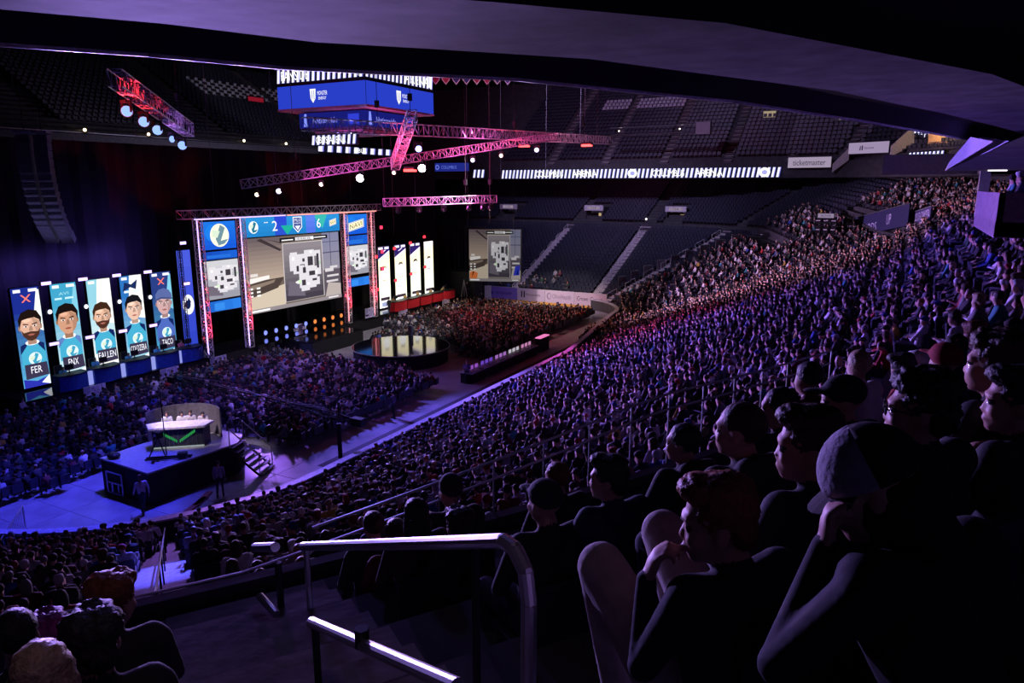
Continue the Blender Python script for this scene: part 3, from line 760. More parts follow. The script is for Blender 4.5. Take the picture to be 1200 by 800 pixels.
# floor blocks on chairs facing the stage
def floor_block(x0, x1, y0, y1, keep, nm, dx=.86, dy=.52):
    r_ = 0
    for x in np.arange(x0, x1, dx):
        r_ += 1
        for kk, y in enumerate(np.arange(y0, y1, dy)):
            if keep(x, y) and random.random() > .06: add_spot(x + random.uniform(-.08, .08), y + random.uniform(-.05, .05), .024, math.pi / 2 + random.uniform(-.3, .3) + (.25 if y < 30 else 0), nm, r_, kk)
floor_block(-44.6, -33.0, 13.5, 25.2, lambda x, y: not (x > -34.2 and y > 18.4) and not (y < 17.5 and x > -33.5 - (y - 13.5) * .2), 'floor_a')
floor_block(-44.2, -27.6, 26.2, 42.8, lambda x, y: not (x > -34.3 and y < 27.3) and math.hypot(x + 35.3, y - 47) > 5.0 and not (x < -40 and y > 44) and not (x > -30.5 and y > 41.2), 'floor_b')
floor_block(-44.2, -28.4, 50.2, 73.4, lambda x, y: math.hypot(x + 35.3, y - 47) > 5.0 and not (x < -41.5 and y < 56), 'floor_c')
# which 300 show largest: painter's test on a coarse pixel grid, nearest first
ct, sn = math.cos(R(28)), math.sin(R(28)); cp_, sp_ = math.cos(R(12.1)), math.sin(R(12.1))
def project(x, y, z):
    z -= 14; X = x * ct + y * sn; Y = -x * sn + y * ct; zc = Y * cp_ - z * sp_
    if zc < .3: return None
    return 600 + 850 * X / zc, 400 - 850 * (Y * sp_ + z * cp_) / zc, zc
occ = np.zeros((200, 300), bool); cand = []
for hx, hy in HERO_XY[:16]:
    q = project(hx, hy, 13.1)
    if q: u, v, zc = q; r_ = 90 / zc; occ[int(max(0, (v - r_) / 4)):200, int(max(0, (u - r_ * 1.6) / 4)):int(min(300, max(0, (u + r_ * 1.6) / 4)))] = True
for idx in sorted(range(len(SPOTS)), key=lambda i: math.hypot(SPOTS[i][0], SPOTS[i][1])):
    s = SPOTS[idx]; q = project(s[0], s[1], s[2] + 1.12)
    if q is None: continue
    u, v, zc = q; r_ = 110 / zc
    if not (0 < u < 1200 and 0 < v < 800): continue
    y0, y1, x0, x1 = int(max(0, (v - r_) / 4)), int(min(200, (v + 3.2 * r_) / 4 + 1)), int(max(0, (u - r_ * 1.3) / 4)), int(min(300, (u + r_ * 1.3) / 4 + 1))
    win = occ[y0:y1, x0:x1]
    if win.size and (~win).mean() > .22: cand.append((idx, (~win).sum()))
    occ[y0:y1, x0:x1] = True
chosen = [i for i, _ in cand[:272]]; chosen_set = set(chosen)
NEAR_SEATED = []
for idx in chosen:
    x, y, z, rz, stand, where, row, k = SPOTS[idx]
    tn, tc, st, hc = rand_look()
    place = {'bowl': f'row {row + 1} up from the floor', 'box': 'suite box', 'floor_a': 'floor by blue desks', 'floor_b': 'floor beyond platform', 'floor_c': 'far floor', 'far': 'far bowl'}[where]
    if where == 'bowl': place = f'{ordinal(row + 1)} row up, {ordinal(k)} seat'
    else: place = f'{ordinal(row + 1)} row, {ordinal(k + 1)} seat, ' + place
    put_person(MID[random.randrange(len(MID))], (x, y, z), rz, tc, st, hc, (lambda t: t if len(t.split()) <= 15 else t.replace(' top,', ',').replace('close-cropped', 'cropped').replace('in a bun', 'bun'))(f'fan in {tn} top, {look_words(st, hc)}, {place}'), 'seated fans in the near bowl', random.uniform(.96, 1.04))
    NEAR_SEATED.append((x, y, z, rz))
# everyone else, one object
CATC = {2: (.02, .022, .04), 3: (.015, .015, .015), 4: (.02, .015, .015)}
def low_arrays(me, HM, hm):
    def arr(m):
        V = np.empty(len(m.vertices) * 3, np.float32); m.vertices.foreach_get('co', V); V = V.reshape(-1, 3)
        m.calc_loop_triangles(); T = np.empty(len(m.loop_triangles) * 3, np.int32); m.loop_triangles.foreach_get('vertices', T); T = T.reshape(-1, 3)
        pi = np.empty(len(m.loop_triangles), np.int32); m.loop_triangles.foreach_get('polygon_index', pi)
        mi = np.empty(len(m.polygons), np.int32); m.polygons.foreach_get('material_index', mi); return V, T, mi[pi]
    V, T, c = arr(me); V2, T2, c2 = arr(hm); H = np.array(HM); V2 = V2 @ H[:3, :3].T + H[:3, 3]
    return np.vstack([V, V2]), np.vstack([T, T2 + len(V)]), np.concatenate([c, np.full(len(T2), 5)])
LOWV = [[low_arrays(me, HM, LOWHAIR[s]) for s in ('short', 'bushy', 'long', 'cap')] for me, HM in LOW]
Vs, Ts, Cs, off = [], [], [], 0
HC = np.array([(.012, .01, .01), (.05, .025, .014), (.35, .25, .15), (.2, .2, .2), (.02, .02, .02), (.5, .5, .52), (.3, .02, .02), (.02, .04, .25)])
SK = np.array([(.50, .29, .21), (.42, .24, .16), (.55, .33, .25), (.16, .085, .055)])
chairs = MB()
for idx, s in enumerate(SPOTS):
    x, y, z, rz = s[:4]
    seat_rz = rz
    if idx not in chosen_set: 
        V, T, c = LOWV[random.randrange(len(LOWV))][rng.choice(4, p=[.6, .15, .12, .13])]
        rot = np.array(Matrix.Rotation(rz, 3, 'Z')); sc = random.uniform(.90, 1.07)
        Vs.append(((V * sc) @ rot.T + np.array([x, y, z])).astype(np.float32)); Ts.append(T + off); off += len(V)
        pal = np.zeros((6, 3)); pal[0] = TOPS[rng.choice(len(TOPS), p=TW)][1]; pal[1] = SK[rng.choice(4, p=[.4, .3, .2, .1])]
        for k_, v_ in CATC.items(): pal[k_] = v_
        if random.random() < .2: pal[2] = (.12, .11, .12)
        pal[5] = HC[rng.choice(8, p=[.42, .25, .08, .05, .08, .04, .04, .04])]
        Cs.append(pal[c])
    seat_mb(chairs, x, y, z, rz)
V = np.vstack(Vs); T = np.vstack(Ts); Cc = np.vstack(Cs)
me = bpy.data.meshes.new('crowd'); me.vertices.add(len(V)); me.vertices.foreach_set('co', V.ravel())
me.loops.add(len(T) * 3); me.polygons.add(len(T)); me.loops.foreach_set('vertex_index', T.ravel().astype(np.int32))
me.polygons.foreach_set('loop_start', np.arange(0, len(T) * 3, 3, dtype=np.int32))
me.update(calc_edges=True); me.validate()
at = me.attributes.new('ink', 'FLOAT_COLOR', 'FACE'); at.data.foreach_set('color', np.hstack([Cc, np.ones((len(Cc), 1))]).astype(np.float32).ravel())
me.polygons.foreach_set('use_smooth', [True] * len(me.polygons))
me.materials.append(mat('crowd_clothes', (1, 1, 1), .8, var=.05, attr='ink'))
o = link('crowd', me); props(o, 'dense crowd of small seated fans filling the floor blocks and the bowl', 'crowd', None, 'stuff')
o = chairs.build('crowd_seats', NAVYSEAT); props(o, 'dark seats under the crowd on the floor and in the bowl', 'seats', None, 'stuff')
print('SPOTS', len(SPOTS), 'cand', len(cand), 'crowd tris', len(T))
# ------------------------------------------------------------------ stage
def truss_mb(mb, p0, p1, w=.5, h=.5, r=.032, bay=.6, rb=.016, up=(0, 0, 1)):
    p0, p1 = Vector(p0), Vector(p1); d = (p1 - p0); L = d.length; d.normalize()
    u = Vector(up); s = d.cross(u).normalized(); u = s.cross(d).normalized()
    cs = [s * (a * w / 2) + u * (b * h / 2) for a, b in ((-1, -1), (1, -1), (1, 1), (-1, 1))]
    return cs, d, L
def truss(name, p0, p1, label, group=None, w=.5, h=.5, r=.034, bay=.6, m=None, up=(0, 0, 1), cat='truss', rb=.018):
    cs, d, L = truss_mb(None, p0, p1, w, h, r, bay, rb, up); p0 = Vector(p0)
    e = empty(name, p0, label, cat, group); n = max(2, round(L / bay))
    for c in cs: MB().tube(c, c + d * L, r, n=6).build('chord', m or ALU, e)
    for k in range(4):
        a, b = cs[k], cs[(k + 1) % 4]; mb = MB()
        for i in range(n):
            q0 = (a if i % 2 == 0 else b) + d * (L * i / n); q1 = (b if i % 2 == 0 else a) + d * (L * (i + 1) / n)
            mb.tube(q0, q1, rb, n=4, caps=False)
            mb.tube(a + d * (L * i / n), b + d * (L * i / n), rb, n=4, caps=False)
        mb.tube(a + d * L, b + d * L, rb, n=4)
        mb.build('lattice', m or ALU, e)['kind'] = 'stuff'
    return e
# decks
sd = empty('stage_deck', (-48.6, 48.5, 0), 'long black glossy stage deck carrying the team desks and screens', 'stage')
MB().box((0, 0, .58), (5.4, 50, 1.16)).build('deck_body', DRAPE, sd); MB().box((0, 0, 1.18), (5.5, 50.1, .05)).build('deck_top', STAGE, sd)
MB().box((3.6, -.8, .58), (5.0, 6.5, 1.16)).build('runway_body', DRAPE, sd); MB().box((3.6, -.8, 1.18), (5.0, 6.6, .05)).build('runway_top', STAGE, sd)
rs = empty('round_stage', (-35.3, 47, 0), 'round black mirror-topped stage reflecting the yellow banners', 'stage')
MB().lathe([(3.85, 0), (3.85, 1.13)], n=48).build('skirt', DRAPE, rs); MB().lathe([(3.95, 1.14), (3.95, 1.22)], n=48).build('deck_top', STAGE, rs)
MB().lathe([(3.96, 1.15), (4.0, 1.15), (4.0, 1.21), (3.96, 1.21)], n=48, cap=False).build('edge_trim', STEEL, rs)
e = empty('trophy_stand', (-36.9, 50.6, 1.22), 'small pale trophy on a plinth at the back of the round stage', 'trophy')
MB().box((0, 0, .45), (.3, .3, .9)).build('plinth', mat('dark_plinth', (.05, .05, .12), .4), e); MB().lathe([(.06, .9), (.05, 1.2), (.2, 1.45), (.26, 1.8), (.2, 1.8)], n=12).build('cup', STEEL, e, True)

# ---- the five blue player banners
def face(A, cx, cy, s, skin, hair, beard=None, hat=None, tilt=0):
    """generic portrait: head about 2*s tall"""
    sh = tuple(c * .55 for c in lin(skin)); sk = lin(skin); hi = tuple(min(1, c * 1.25 + .05) for c in sk)
    A.poly([(cx - .30 * s, cy - 1.35 * s), (cx + .30 * s, cy - 1.35 * s), (cx + .34 * s, cy - .4 * s), (cx - .34 * s, cy - .4 * s)], sh)
    A.ell(cx - .74 * s, cy - .08 * s, .10 * s, .2 * s, sh); A.ell(cx + .74 * s, cy - .08 * s, .10 * s, .2 * s, sh)
    A.poly([(cx + x * s, cy + y * s) for x, y in ((-.70, .3), (-.70, -.25), (-.58, -.65), (-.30, -.98), (0, -1.06), (.30, -.98), (.58, -.65), (.70, -.25), (.70, .3), (.55, .75), (0, .95), (-.55, .75))], sk)
    A.poly([(cx + x * s, cy + y * s) for x, y in ((.15, .7), (.70, .3), (.70, -.25), (.58, -.65), (.30, -.98), (.38, -.4))], tuple(c * .72 for c in sk))
    A.ell(cx - .2 * s, cy + .45 * s, .28 * s, .14 * s, hi)
    if beard: A.poly([(cx + x * s, cy + y * s) for x, y in ((-.68, -.2), (-.58, -.66), (-.30, -1.0), (0, -1.1), (.30, -1.0), (.58, -.66), (.68, -.2), (.5, -.45), (.25, -.42), (0, -.38), (-.25, -.42), (-.5, -.45))], beard)
    for sx in (-1, 1):
        A.poly([(cx + sx * (.12 + x) * s, cy + y * s) for x, y in ((0, .16), (.36, .24), (.40, .16), (0, .09))], hair)
        A.ell(cx + sx * .32 * s, cy - .0 * s, .15 * s, .07 * s, 'e8ddd8', 10); A.ell(cx + sx * .31 * s, cy - .0 * s, .065 * s, .068 * s, '20140f', 8)
    A.poly([(cx - .03 * s, cy + .05 * s), (cx + .10 * s, cy + .0 * s), (cx + .17 * s, cy - .33 * s), (cx - .14 * s, cy - .34 * s)], sh)
    A.poly([(cx + x * s, cy + y * s) for x, y in ((-.27, -.60), (0, -.55), (.27, -.60), (.12, -.70), (-.12, -.70))], tuple((c * .55, c * .3, c * .3)[i] for i, c in enumerate(sk)))
    if hat:
        A.poly([(cx + x * s, cy + y * s) for x, y in ((-.82, .28), (-.78, .8), (-.45, 1.2), (.1, 1.3), (.6, 1.1), (.84, .7), (.86, .30), (.3, .46), (-.35, .42))], hat)
        A.poly([(cx + x * s, cy + y * s) for x, y in ((-.84, .36), (-.2, .55), (.86, .36), (.90, .22), (-.2, .36), (-.9, .2))], tuple(c * .6 for c in lin(hat)))
    else: A.poly([(cx + x * s, cy + y * s) for x, y in ((-.76, -.1), (-.82, .5), (-.55, 1.05), (0, 1.25), (.55, 1.1), (.84, .55), (.76, -.1), (.66, .42), (.35, .62), (-.15, .58), (-.55, .5))], hair)
def swoosh(A, cx, cy, r, a='eaf4f2', b='1c6f8c'):
    A.ell(cx, cy, r, r, a, 28); A.poly([(cx - .15 * r, cy - .95 * r), (cx + .62 * r, cy + .62 * r), (cx + .12 * r, cy + .9 * r), (cx - .45 * r, cy - .3 * r)], b)
    A.poly([(cx - .35 * r, cy - .55 * r), (cx + .9 * r, cy - .35 * r), (cx + .45 * r, cy - .75 * r), (cx - .1 * r, cy - .85 * r)], b)
    A.poly([(cx - .75 * r, cy + .5 * r), (cx + .05 * r, cy + .35 * r), (cx - .25 * r, cy - .2 * r), (cx - .8 * r, cy - .1 * r)], 'cfe0c8')
def banner(y0, w_, name_txt, kind, label):
    z0, h = 1.35, 6.4
    e = empty('player_banner', (-48.35, y0 + w_ / 2, z0), label, 'screen', 'blue player banners')
    MB().box((-.12, 0, h / 2), (.2, w_ + .06, h + .06)).build('led_frame', BLACK, e)
    A = Art(); W, H = w_, h
    bgs = {'fer': ('1a2a88', '58a8d0'), 'fnx': ('3e9cc0', 'c8e4ea'), 'fal': ('8cc8d8', 'f4f2ea'), 'col': ('2a6cb4', '9cd0e0'), 'taco': ('263a7c', '4a9ec4')}[kind]
    A.rect(0, 0, W, H, bgs[0]); A.grad(0, 0, W, H * .75, bgs[1], bgs[0], 12)
    A.poly([(W * .62, H * .6), (W, H * .55), (W, H * .97), (W * .9, H * .97)], 'e8f0ee' if kind in ('fer', 'fal') else '7cc4dc')
    if kind in ('fal', 'col'): A.poly([(W * .25, H * .55), (W, H * .5), (W, H), (W * .45, H)], 'f4f4ee')
    A.rect(.08 * W, .955 * H, .34 * W, .985 * H, 'f4f0ff'); A.rect(.62 * W, .955 * H, .94 * W, .985 * H, 'f4f0ff')
    if kind in ('fer', 'taco'):
        for sg in (-1, 1): A.poly([(W * .5 - sg * .17 * W, H * .855), (W * .5 - sg * .10 * W, H * .855), (W * .5 + sg * .19 * W, H * .93), (W * .5 + sg * .12 * W, H * .93)], 'ff7a66')
    elif kind == 'fnx':
        A.text('AVI', .3 * W, .88 * H, .68 * W, .91 * H, '9fd8e4'); A.rect(.12 * W, .835 * H, .4 * W, .855 * H, 'bfe6ee'); A.rect(.52 * W, .835 * H, .85 * W, .855 * H, 'bfe6ee')
    elif kind == 'col':
        A.poly([(.1 * W, .83 * H), (.2 * W, .93 * H), (.5 * W, .9 * H), (.8 * W, .95 * H), (.7 * W, .84 * H), (.45 * W, .87 * H)], '182a5a'); A.rect(.15 * W, .81 * H, .4 * W, .835 * H, 'd8ecff'); A.rect(.55 * W, .81 * H, .85 * W, .835 * H, 'd8ecff')
    cx, cy, s = {'fer': (.52, .615, .56), 'fnx': (.50, .62, .58), 'fal': (.5, .60, .52), 'col': (.50, .63, .52), 'taco': (.54, .64, .54)}[kind]; cx *= W; cy *= H; s *= W * .92
    A.poly([(W * .06, H * .20), (W * .96, H * .20), (W * .97, H * .40), (W * .70, cy - 1.15 * s), (cx - .35 * s, cy - 1.2 * s), (W * .08, H * .39)], '43a6c8' if kind != 'taco' else '4a64b4')
    for sx in (0, 1): A.poly([(W * (.05 + .9 * sx), H * .34), (W * (.08 + .86 * sx), H * .43), (W * (.33 + .36 * sx), H * .455), (W * (.30 + .42 * sx), H * .42)], '14245c' if kind != 'fnx' else '5a7ab8')
    A.ell(cx, cy - 1.22 * s, .5 * s, .2 * s, 'e8ecf0')
    face(A, cx, cy, s, {'fer': 'd8a890', 'fnx': 'c89478', 'fal': 'dcae94', 'col': 'e0b8a4', 'taco': 'c8a0a0'}[kind], {'fer': '1c1210', 'fnx': '181010', 'fal': '3a2418', 'col': '14141c', 'taco': '201818'}[kind], '4a2c24' if kind in ('fer', 'fal') else None, '56649c' if kind == 'taco' else None)
    swoosh(A, W * .54, H * .285, W * .24, 'd8ecf0', '3a9cbc')
    A.poly([(W * .12, 0.085 * H), (W * .98, .10 * H), (W * .94, .235 * H), (W * .12, .235 * H)], '38324c')
    A.poly([(W * .02, .0), (W * .98, .0), (W * .98, .09 * H), (W * .5, .055 * H), (W * .02, .09 * H)], 'e6ecf6' if kind != 'fer' else '2a30a8'); A.poly([(W * .66, .03 * H), (W * .98, .0), (W * .98, .1 * H)], 'f0f2fa')
    tw_ = min(.74, .135 * len(name_txt)); A.text(name_txt, W * (.53 - tw_ / 2), H * .138, W * (.53 + tw_ / 2), H * .208, 'f4f4ff')
    A.build('led_face', LED, e, (0, -w_ / 2, 0), (0, 1, 0))
for y0, nm, k, lb in ((24.75, 'FER', 'fer', 'LED banner with bearded player portrait and red cross, reading FER'), (27.15, 'FNX', 'fnx', 'LED banner of clean-shaven player portrait, reading FNX'), (29.55, 'FALLEN', 'fal', 'LED banner of player portrait on white, reading FALLEN'),
                       (31.95, 'COLDZERA', 'col', 'LED banner of dark-haired player portrait, reading COLDZERA'), (34.35, 'TACO', 'taco', 'LED banner of player portrait in a cap with red cross, reading TACO')):
    banner(y0, 1.68, nm, k, lb)
# purple bars and small round lights between the banners
def small_lamp(name, loc, color, strength, label, group, size=(.12, .62, .2), ball=None):
    o = MB().box((0, 0, 0), (size[0] + .04, size[1] + .08, size[2] + .08)).build(name, BLACK); o.location = loc
    if ball: MB().ball((size[0] * .6, 0, 0), ball, 10, 6, (.5, 1, 1)).build('lens', emis('glow_' + label[:40], color, strength), o)
    else: MB().box((size[0] * .6, 0, 0), (.04, size[1], size[2])).build('lens', emis('glow_' + '%.2f%.2f%.2f%.1f' % (*color, strength), color, strength), o)
    props(o, label, 'stage light', group); return o
VB = (.62, .42, 1.0)
for n_, y in enumerate((26.78, 29.18, 31.58, 33.98)):
    small_lamp('strobe_bar', (-48.1, y, 7.9), VB, 2.6, f'violet strobe bar at the top of the {ORD[n_ + 1]} gap between blue banners', 'strobe bars of the blue wing')
    small_lamp('strobe_bar', (-48.1, y, 3.95), VB, 2.2, f'violet strobe bar low in the {ORD[n_ + 1]} gap between blue banners', 'strobe bars of the blue wing')
    small_lamp('spot_lamp', (-48.1, y, 6.05), (.75, .75, 1), 2.2, f'round pale lamp in the {ORD[n_ + 1]} gap between blue banners', 'round lamps of the blue wing', (.1, .26, .26), .15)
for n_, z in enumerate((9.9, 6.9)): small_lamp('strobe_bar', (-46.6, 36.0, z), VB, 2.6, f'violet strobe bar on the mast beside the logo tower, {"upper" if n_ == 0 else "lower"} one', 'strobe bars of the logo tower', (.12, .5, .2))
for y in (25.5, 28.6, 31.6, 34.6):
    spot('strobe_glow', (-51.6, y, 8.6), (-53.5, y, 8.0), 420, (.2, .12, 1), 140, .9)
spot('strobe_glow', (-49.5, 35.2, 9.6), (-53.4, 34.6, 9.6), 700, (.2, .12, 1), 130, .9)
# tall blue panel with the ring logo
e = empty('logo_banner', (-48.3, 37.3, 1.6), 'tall blue panel with a white ring logo beside the red tower', 'screen')
MB().box((-.1, 0, 3.8), (.16, 1.3, 7.7)).build('panel_frame', BLACK, e)
A = Art(); A.grad(-.6, 0, .6, 7.6, '2a3cb4', '4656d0', 6); A.ell(.05, 3.4, .52, .78, 'f0f2ff', 24); A.ell(.0, 3.4, .26, .34, '14204a', 16); A.poly([(-.2, 3.3), (.1, 3.95), (.3, 3.6), (.05, 3.0)], '14204a'); A.build('led_face', LED, e, (0, 0, 0), (0, 1, 0))
mst = truss('lamp_mast', (-47.0, 36.0, 1.2), (-47.0, 36.0, 11.0), 'thin black lamp mast between the blue panel and the red tower', 'masts', .22, .22, .02, .5, BLACK, (1, 0, 0))

# player desks, blue side
def player_desk(x, y, cloth, label, group, wd=1.75, curve=.28):
    e = empty('player_desk', (x, y, 1.2), label, 'desk', group)
    n = 8; mb = MB(); pts = [(curve * math.cos(math.pi * (i / n - .5)), -wd / 2 + wd * i / n) for i in range(n + 1)]
    mb.prism([(-.45, -wd / 2)] + [(p[0] + .25, p[1]) for p in pts] + [(-.45, wd / 2)], 0, .98); mb.build('skirt', cloth, e)
    mb = MB(); mb.prism([(-.5, -wd / 2 - .03)] + [(p[0] + .30, p[1] * 1.03) for p in pts] + [(-.5, wd / 2 + .03)], .98, 1.03); mb.build('desk_top', BLACK, e); return e
def monitor(x, y, z, label, group, glow=(.25, .35, .6)):
    e = empty('monitor', (x, y, z), label, 'monitor', group)
    MB().box((0, 0, .02), (.18, .24, .03)).build('foot', BLACK, e); MB().box((-.02, 0, .16), (.04, .06, .28)).build('stem', BLACK, e)
    s = MB().box((0, 0, .36), (.05, .56, .34)).build('panel_back', BLACK, e); MB().box((-.03, 0, .36), (.012, .52, .30)).build('lit_screen', emis('monitor_glow', glow, 1.2), e)
for n_, y in enumerate((26.6, 28.9, 31.2, 33.5, 35.6)):
    lb = ('in front of the FER banner', 'in front of the FNX banner', 'in front of the FALLEN banner', 'in front of the COLDZERA banner', 'beside the ring logo panel')[n_]
    player_desk(-46.3, y, BLUECLOTH, f'curved blue-fronted player desk {lb}', 'blue player desks', 1.85)
    if n_ < 4: 
        o = MB().box((-46.2, y + 1.15, 1.65), (.16, .3, .9)).build('lit_post', emis('post_glow', (.35, .4, 1.0), .8)); props(o, f'pale glowing post after the {ORD[n_ + 1]} blue desk', 'post', 'glowing posts')
    monitor(-46.6, y + .1, 2.23, f'black monitor on the {ORD[n_ + 1]} blue player desk', 'monitors of the blue team')
    put_person(MID[(1, 0, 1, 5, 4)[n_]], (-47.4, y, 1.32), -math.pi / 2, ((.10, .40, .62), (.10, .40, .62), (.10, .40, .62), (.10, .40, .62), (.5, .12, .2))[n_], 'short', ('black', 'black', 'brown', 'black', 'brown')[n_], f'player seated behind the {ORD[n_ + 1]} blue desk', 'players of the blue team')
    e = empty('player_chair', (-47.4, y, 1.2), f'black chair behind the {ORD[n_ + 1]} blue desk', 'chair', 'chairs of the blue team', -math.pi / 2)
    MB().box((0, .02, .5), (.5, .46, .1)).build('seat', BLACK, e); MB().box((0, -.26, .95), (.5, .1, .85)).build('backrest', BLACK, e); MB().tube((0, 0, 0), (0, 0, .46), .05).build('stem', BLACK, e)
spot('desk_light', (-43.5, 31, 9), (-46.5, 31, 1.5), 900, (.35, .4, 1), 90)

# ---- red-lit towers and the main display
TR = mat('red_lit_truss', (.75, .70, .70), .4, .5)
for n_, (y, lb) in enumerate(((36.9, 'beside the blue panel'), (40.9, 'between the logo screen and the big screen'), (53.0, 'between the big screen and the tilted logo screen'), (56.9, 'at the end of the display wall next to the yellow banners'))):
    t = truss('tower', (-45.9, y, 1.2), (-45.9, y, 11.6), f'red-lit truss tower {lb}', 'red towers', .45, .5, .035, .5, TR, (1, 0, 0), 'tower', .022)
    c = (.55, .4, 1) if n_ < 2 else (1, .35, .4)
    MB().tube((.32, -.3, .2), (.32, -.3, 10.3), .045, n=6).build('neon_tube', emis('neon%d' % n_, c, 2.2 if n_ < 2 else 1.6), t)
    d = bpy.data.lights.new('tower_uplight', 'SPOT'); d.energy = 3200; d.color = (1, .02, .05); d.spot_size = R(60); d.shadow_soft_size = .1
    l = bpy.data.objects.new('tower_uplight', d); COL.objects.link(l); l.location = (-44.6, y - .3, 1.4); l.rotation_euler = (Vector((-45.9, y, 7.5)) - Vector(l.location)).to_track_quat('-Z', 'Y').to_euler()
tt = truss('header_truss', (-45.9, 35.4, 11.95), (-45.9, 58.2, 11.95), 'long dark header truss over the display wall', None, .55, .6, .035, .6, ALU)
MB().tube((.34, 1, -.36), (.34, 10, -.36), .04).build('neon_tube', emis('neon_h1', (.6, .45, 1), 2), tt); MB().tube((.34, 10.2, -.36), (.34, 22, -.36), .04).build('neon_tube', emis('neon_h2', (1, .35, .3), 1.8), tt)
def display(name, y0, y1, z0, z1, label, x=-46.15):
    e = empty(name, (x, y0, z0), label, 'screen'); MB().box((-.12, (y1 - y0) / 2, (z1 - z0) / 2), (.2, y1 - y0 + .08, z1 - z0 + .08)).build('led_frame', BLACK, e); return e, y1 - y0, z1 - z0
def map_art(A, x0, y0, w, h, bg=True):
    """overhead plan of a game level: pale corridors on dark ground"""
    if bg: A.grad(x0, y0, x0 + w, y0 + h, '3a3440', '8a8288', 10)
    P = lambda x, y: (x0 + x * w, y0 + y * h)
    def r(a, b, c, d, col): A.poly([P(a, b), P(c, b), P(c, d), P(a, d)], col)
    A.poly([P(.05, .1), P(.5, .05), P(.45, .3), P(.1, .35)], '6a6270')
    for q in ((.14, .52, .40, .80), (.16, .60, .34, .84), (.38, .62, .56, .80), (.52, .50, .78, .86), (.56, .74, .92, .84), (.86, .40, .95, .84), (.78, .40, .92, .52), (.40, .40, .86, .56), (.36, .20, .50, .60), (.44, .18, .80, .30), (.62, .22, .90, .36), (.40, .14, .62, .24), (.30, .28, .46, .34), (.50, .30, .84, .40), (.22, .46, .40, .56)):
        r(*q, 'd6d2d8')
    for q in ((.60, .58, .74, .74), (.84, .52, .90, .78), (.62, .40, .78, .48), (.46, .46, .54, .56), (.42, .24, .52, .34), (.70, .30, .82, .34), (.30, .50, .36, .60), (.46, .66, .52, .72)): r(*q, '3c3640')
    for q in ((.20, .70, .26, .76), (.66, .80, .72, .84), (.56, .24, .62, .28), (.80, .42, .84, .48), (.26, .30, .34, .33)): r(*q, 'f4f2f0')
    r(.33, .29, .40, .35, 'c8e8b8'); r(.90, .58, .94, .64, 'b0c8b0')
def game_art(A, W, H, extra=False):
    A.rect(0, 0, W, H, '6a5c54')
    A.grad(0, .42 * H, .37 * W, H, 'b09c8c', '5e5258', 10); A.poly([(0, 0), (.37 * W, 0), (.37 * W, .34 * H), (.1 * W, .26 * H), (0, .28 * H)], 'c8b8a4')
    A.poly([(0, .2 * H), (.3 * W, .3 * H), (.37 * W, .44 * H), (0, .42 * H)], '4a3e3a'); A.poly([(.02 * W, .40 * H), (.22 * W, .44 * H), (.22 * W, .49 * H), (.02 * W, .47 * H)], 'e8e2de'); A.poly([(.0 * W, .30 * H), (.26 * W, .38 * H), (.28 * W, .42 * H), (0, .37 * H)], '857468'); A.rect(.04 * W, .49 * H, .11 * W, .53 * H, 'd8d0cc')
    for x in (.02, .09): 
        for y in (.22, .27, .32): A.rect(x * W, y * H, (x + .035) * W, (y + .025) * H, 'f0ece8')
    A.poly([(.12 * W, .97 * H), (.34 * W, .80 * H), (.36 * W, .82 * H), (.16 * W, .99 * H)], '3c3236'); A.poly([(.22 * W, .97 * H), (.36 * W, .90 * H), (.36 * W, .92 * H)], '3c3236')
    A.grad(.80 * W, .4 * H, W, H, '8e8894', '7a7c9a', 6); A.rect(.80 * W, .70 * H, W, .715 * H, '4a4a66'); A.rect(.80 * W, .86 * H, W, .87 * H, '4a4a66'); A.rect(.89 * W, .5 * H, .897 * W, H, '4a4a66')
    A.rect(.80 * W, 0, W, .45 * H, '58505a'); A.poly([(.8 * W, 0), (W, 0), (W, .22 * H), (.85 * W, .26 * H)], 'b0a4a0')
    for q in ((.82, .42, .92, .47), (.88, .47, .97, .50), (.84, .34, .98, .37), (.83, .26, .97, .29)): A.rect(q[0] * W, q[1] * H, q[2] * W, q[3] * H, 'cfc8cc')
    A.rect(.365 * W, .075 * H, .80 * W, .90 * H, 'c8c0c0'); map_art(A, .372 * W, .08 * H, .42 * W, .81 * H)
    A.rect(.34 * W, .92 * H, .86 * W, .975 * H, '17141c'); A.rect(.36 * W, .935 * H, .48 * W, .95 * H, 'f0f0f0'); A.rect(.5 * W, .925 * H, .68 * W, .97 * H, 'd8d4da'); A.text('15 0:42 15', .52 * W, .932 * H, .66 * W, .962 * H, '17141c'); A.rect(.71 * W, .94 * H, .84 * W, .955 * H, 'e8e8e8'); A.ell(.69 * W, .945 * H, .014 * W, .025 * H, 'ffffff', 10)
    A.rect(0, .0, W, .055 * H, '8c8488'); A.rect(.02 * W, .015 * H, .2 * W, .04 * H, 'f4f4f4'); A.rect(.84 * W, .02 * H, .96 * W, .04 * H, 'e0dce0')
    if extra:
        A.poly([(.01 * W, .05 * H), (.15 * W, .05 * H), (.17 * W, .16 * H), (.08 * W, .20 * H), (.01 * W, .17 * H)], 'd8743c'); A.poly([(.05 * W, .07 * H), (.10 * W, .18 * H), (.07 * W, .19 * H)], '5a2410'); A.poly([(.86 * W, .12 * H), (.98 * W, .13 * H), (.99 * W, .32 * H), (.9 * W, .30 * H)], '3038b8'); A.poly([(.92 * W, .14 * H), (.95 * W, .14 * H), (.96 * W, .28 * H)], '10104a')
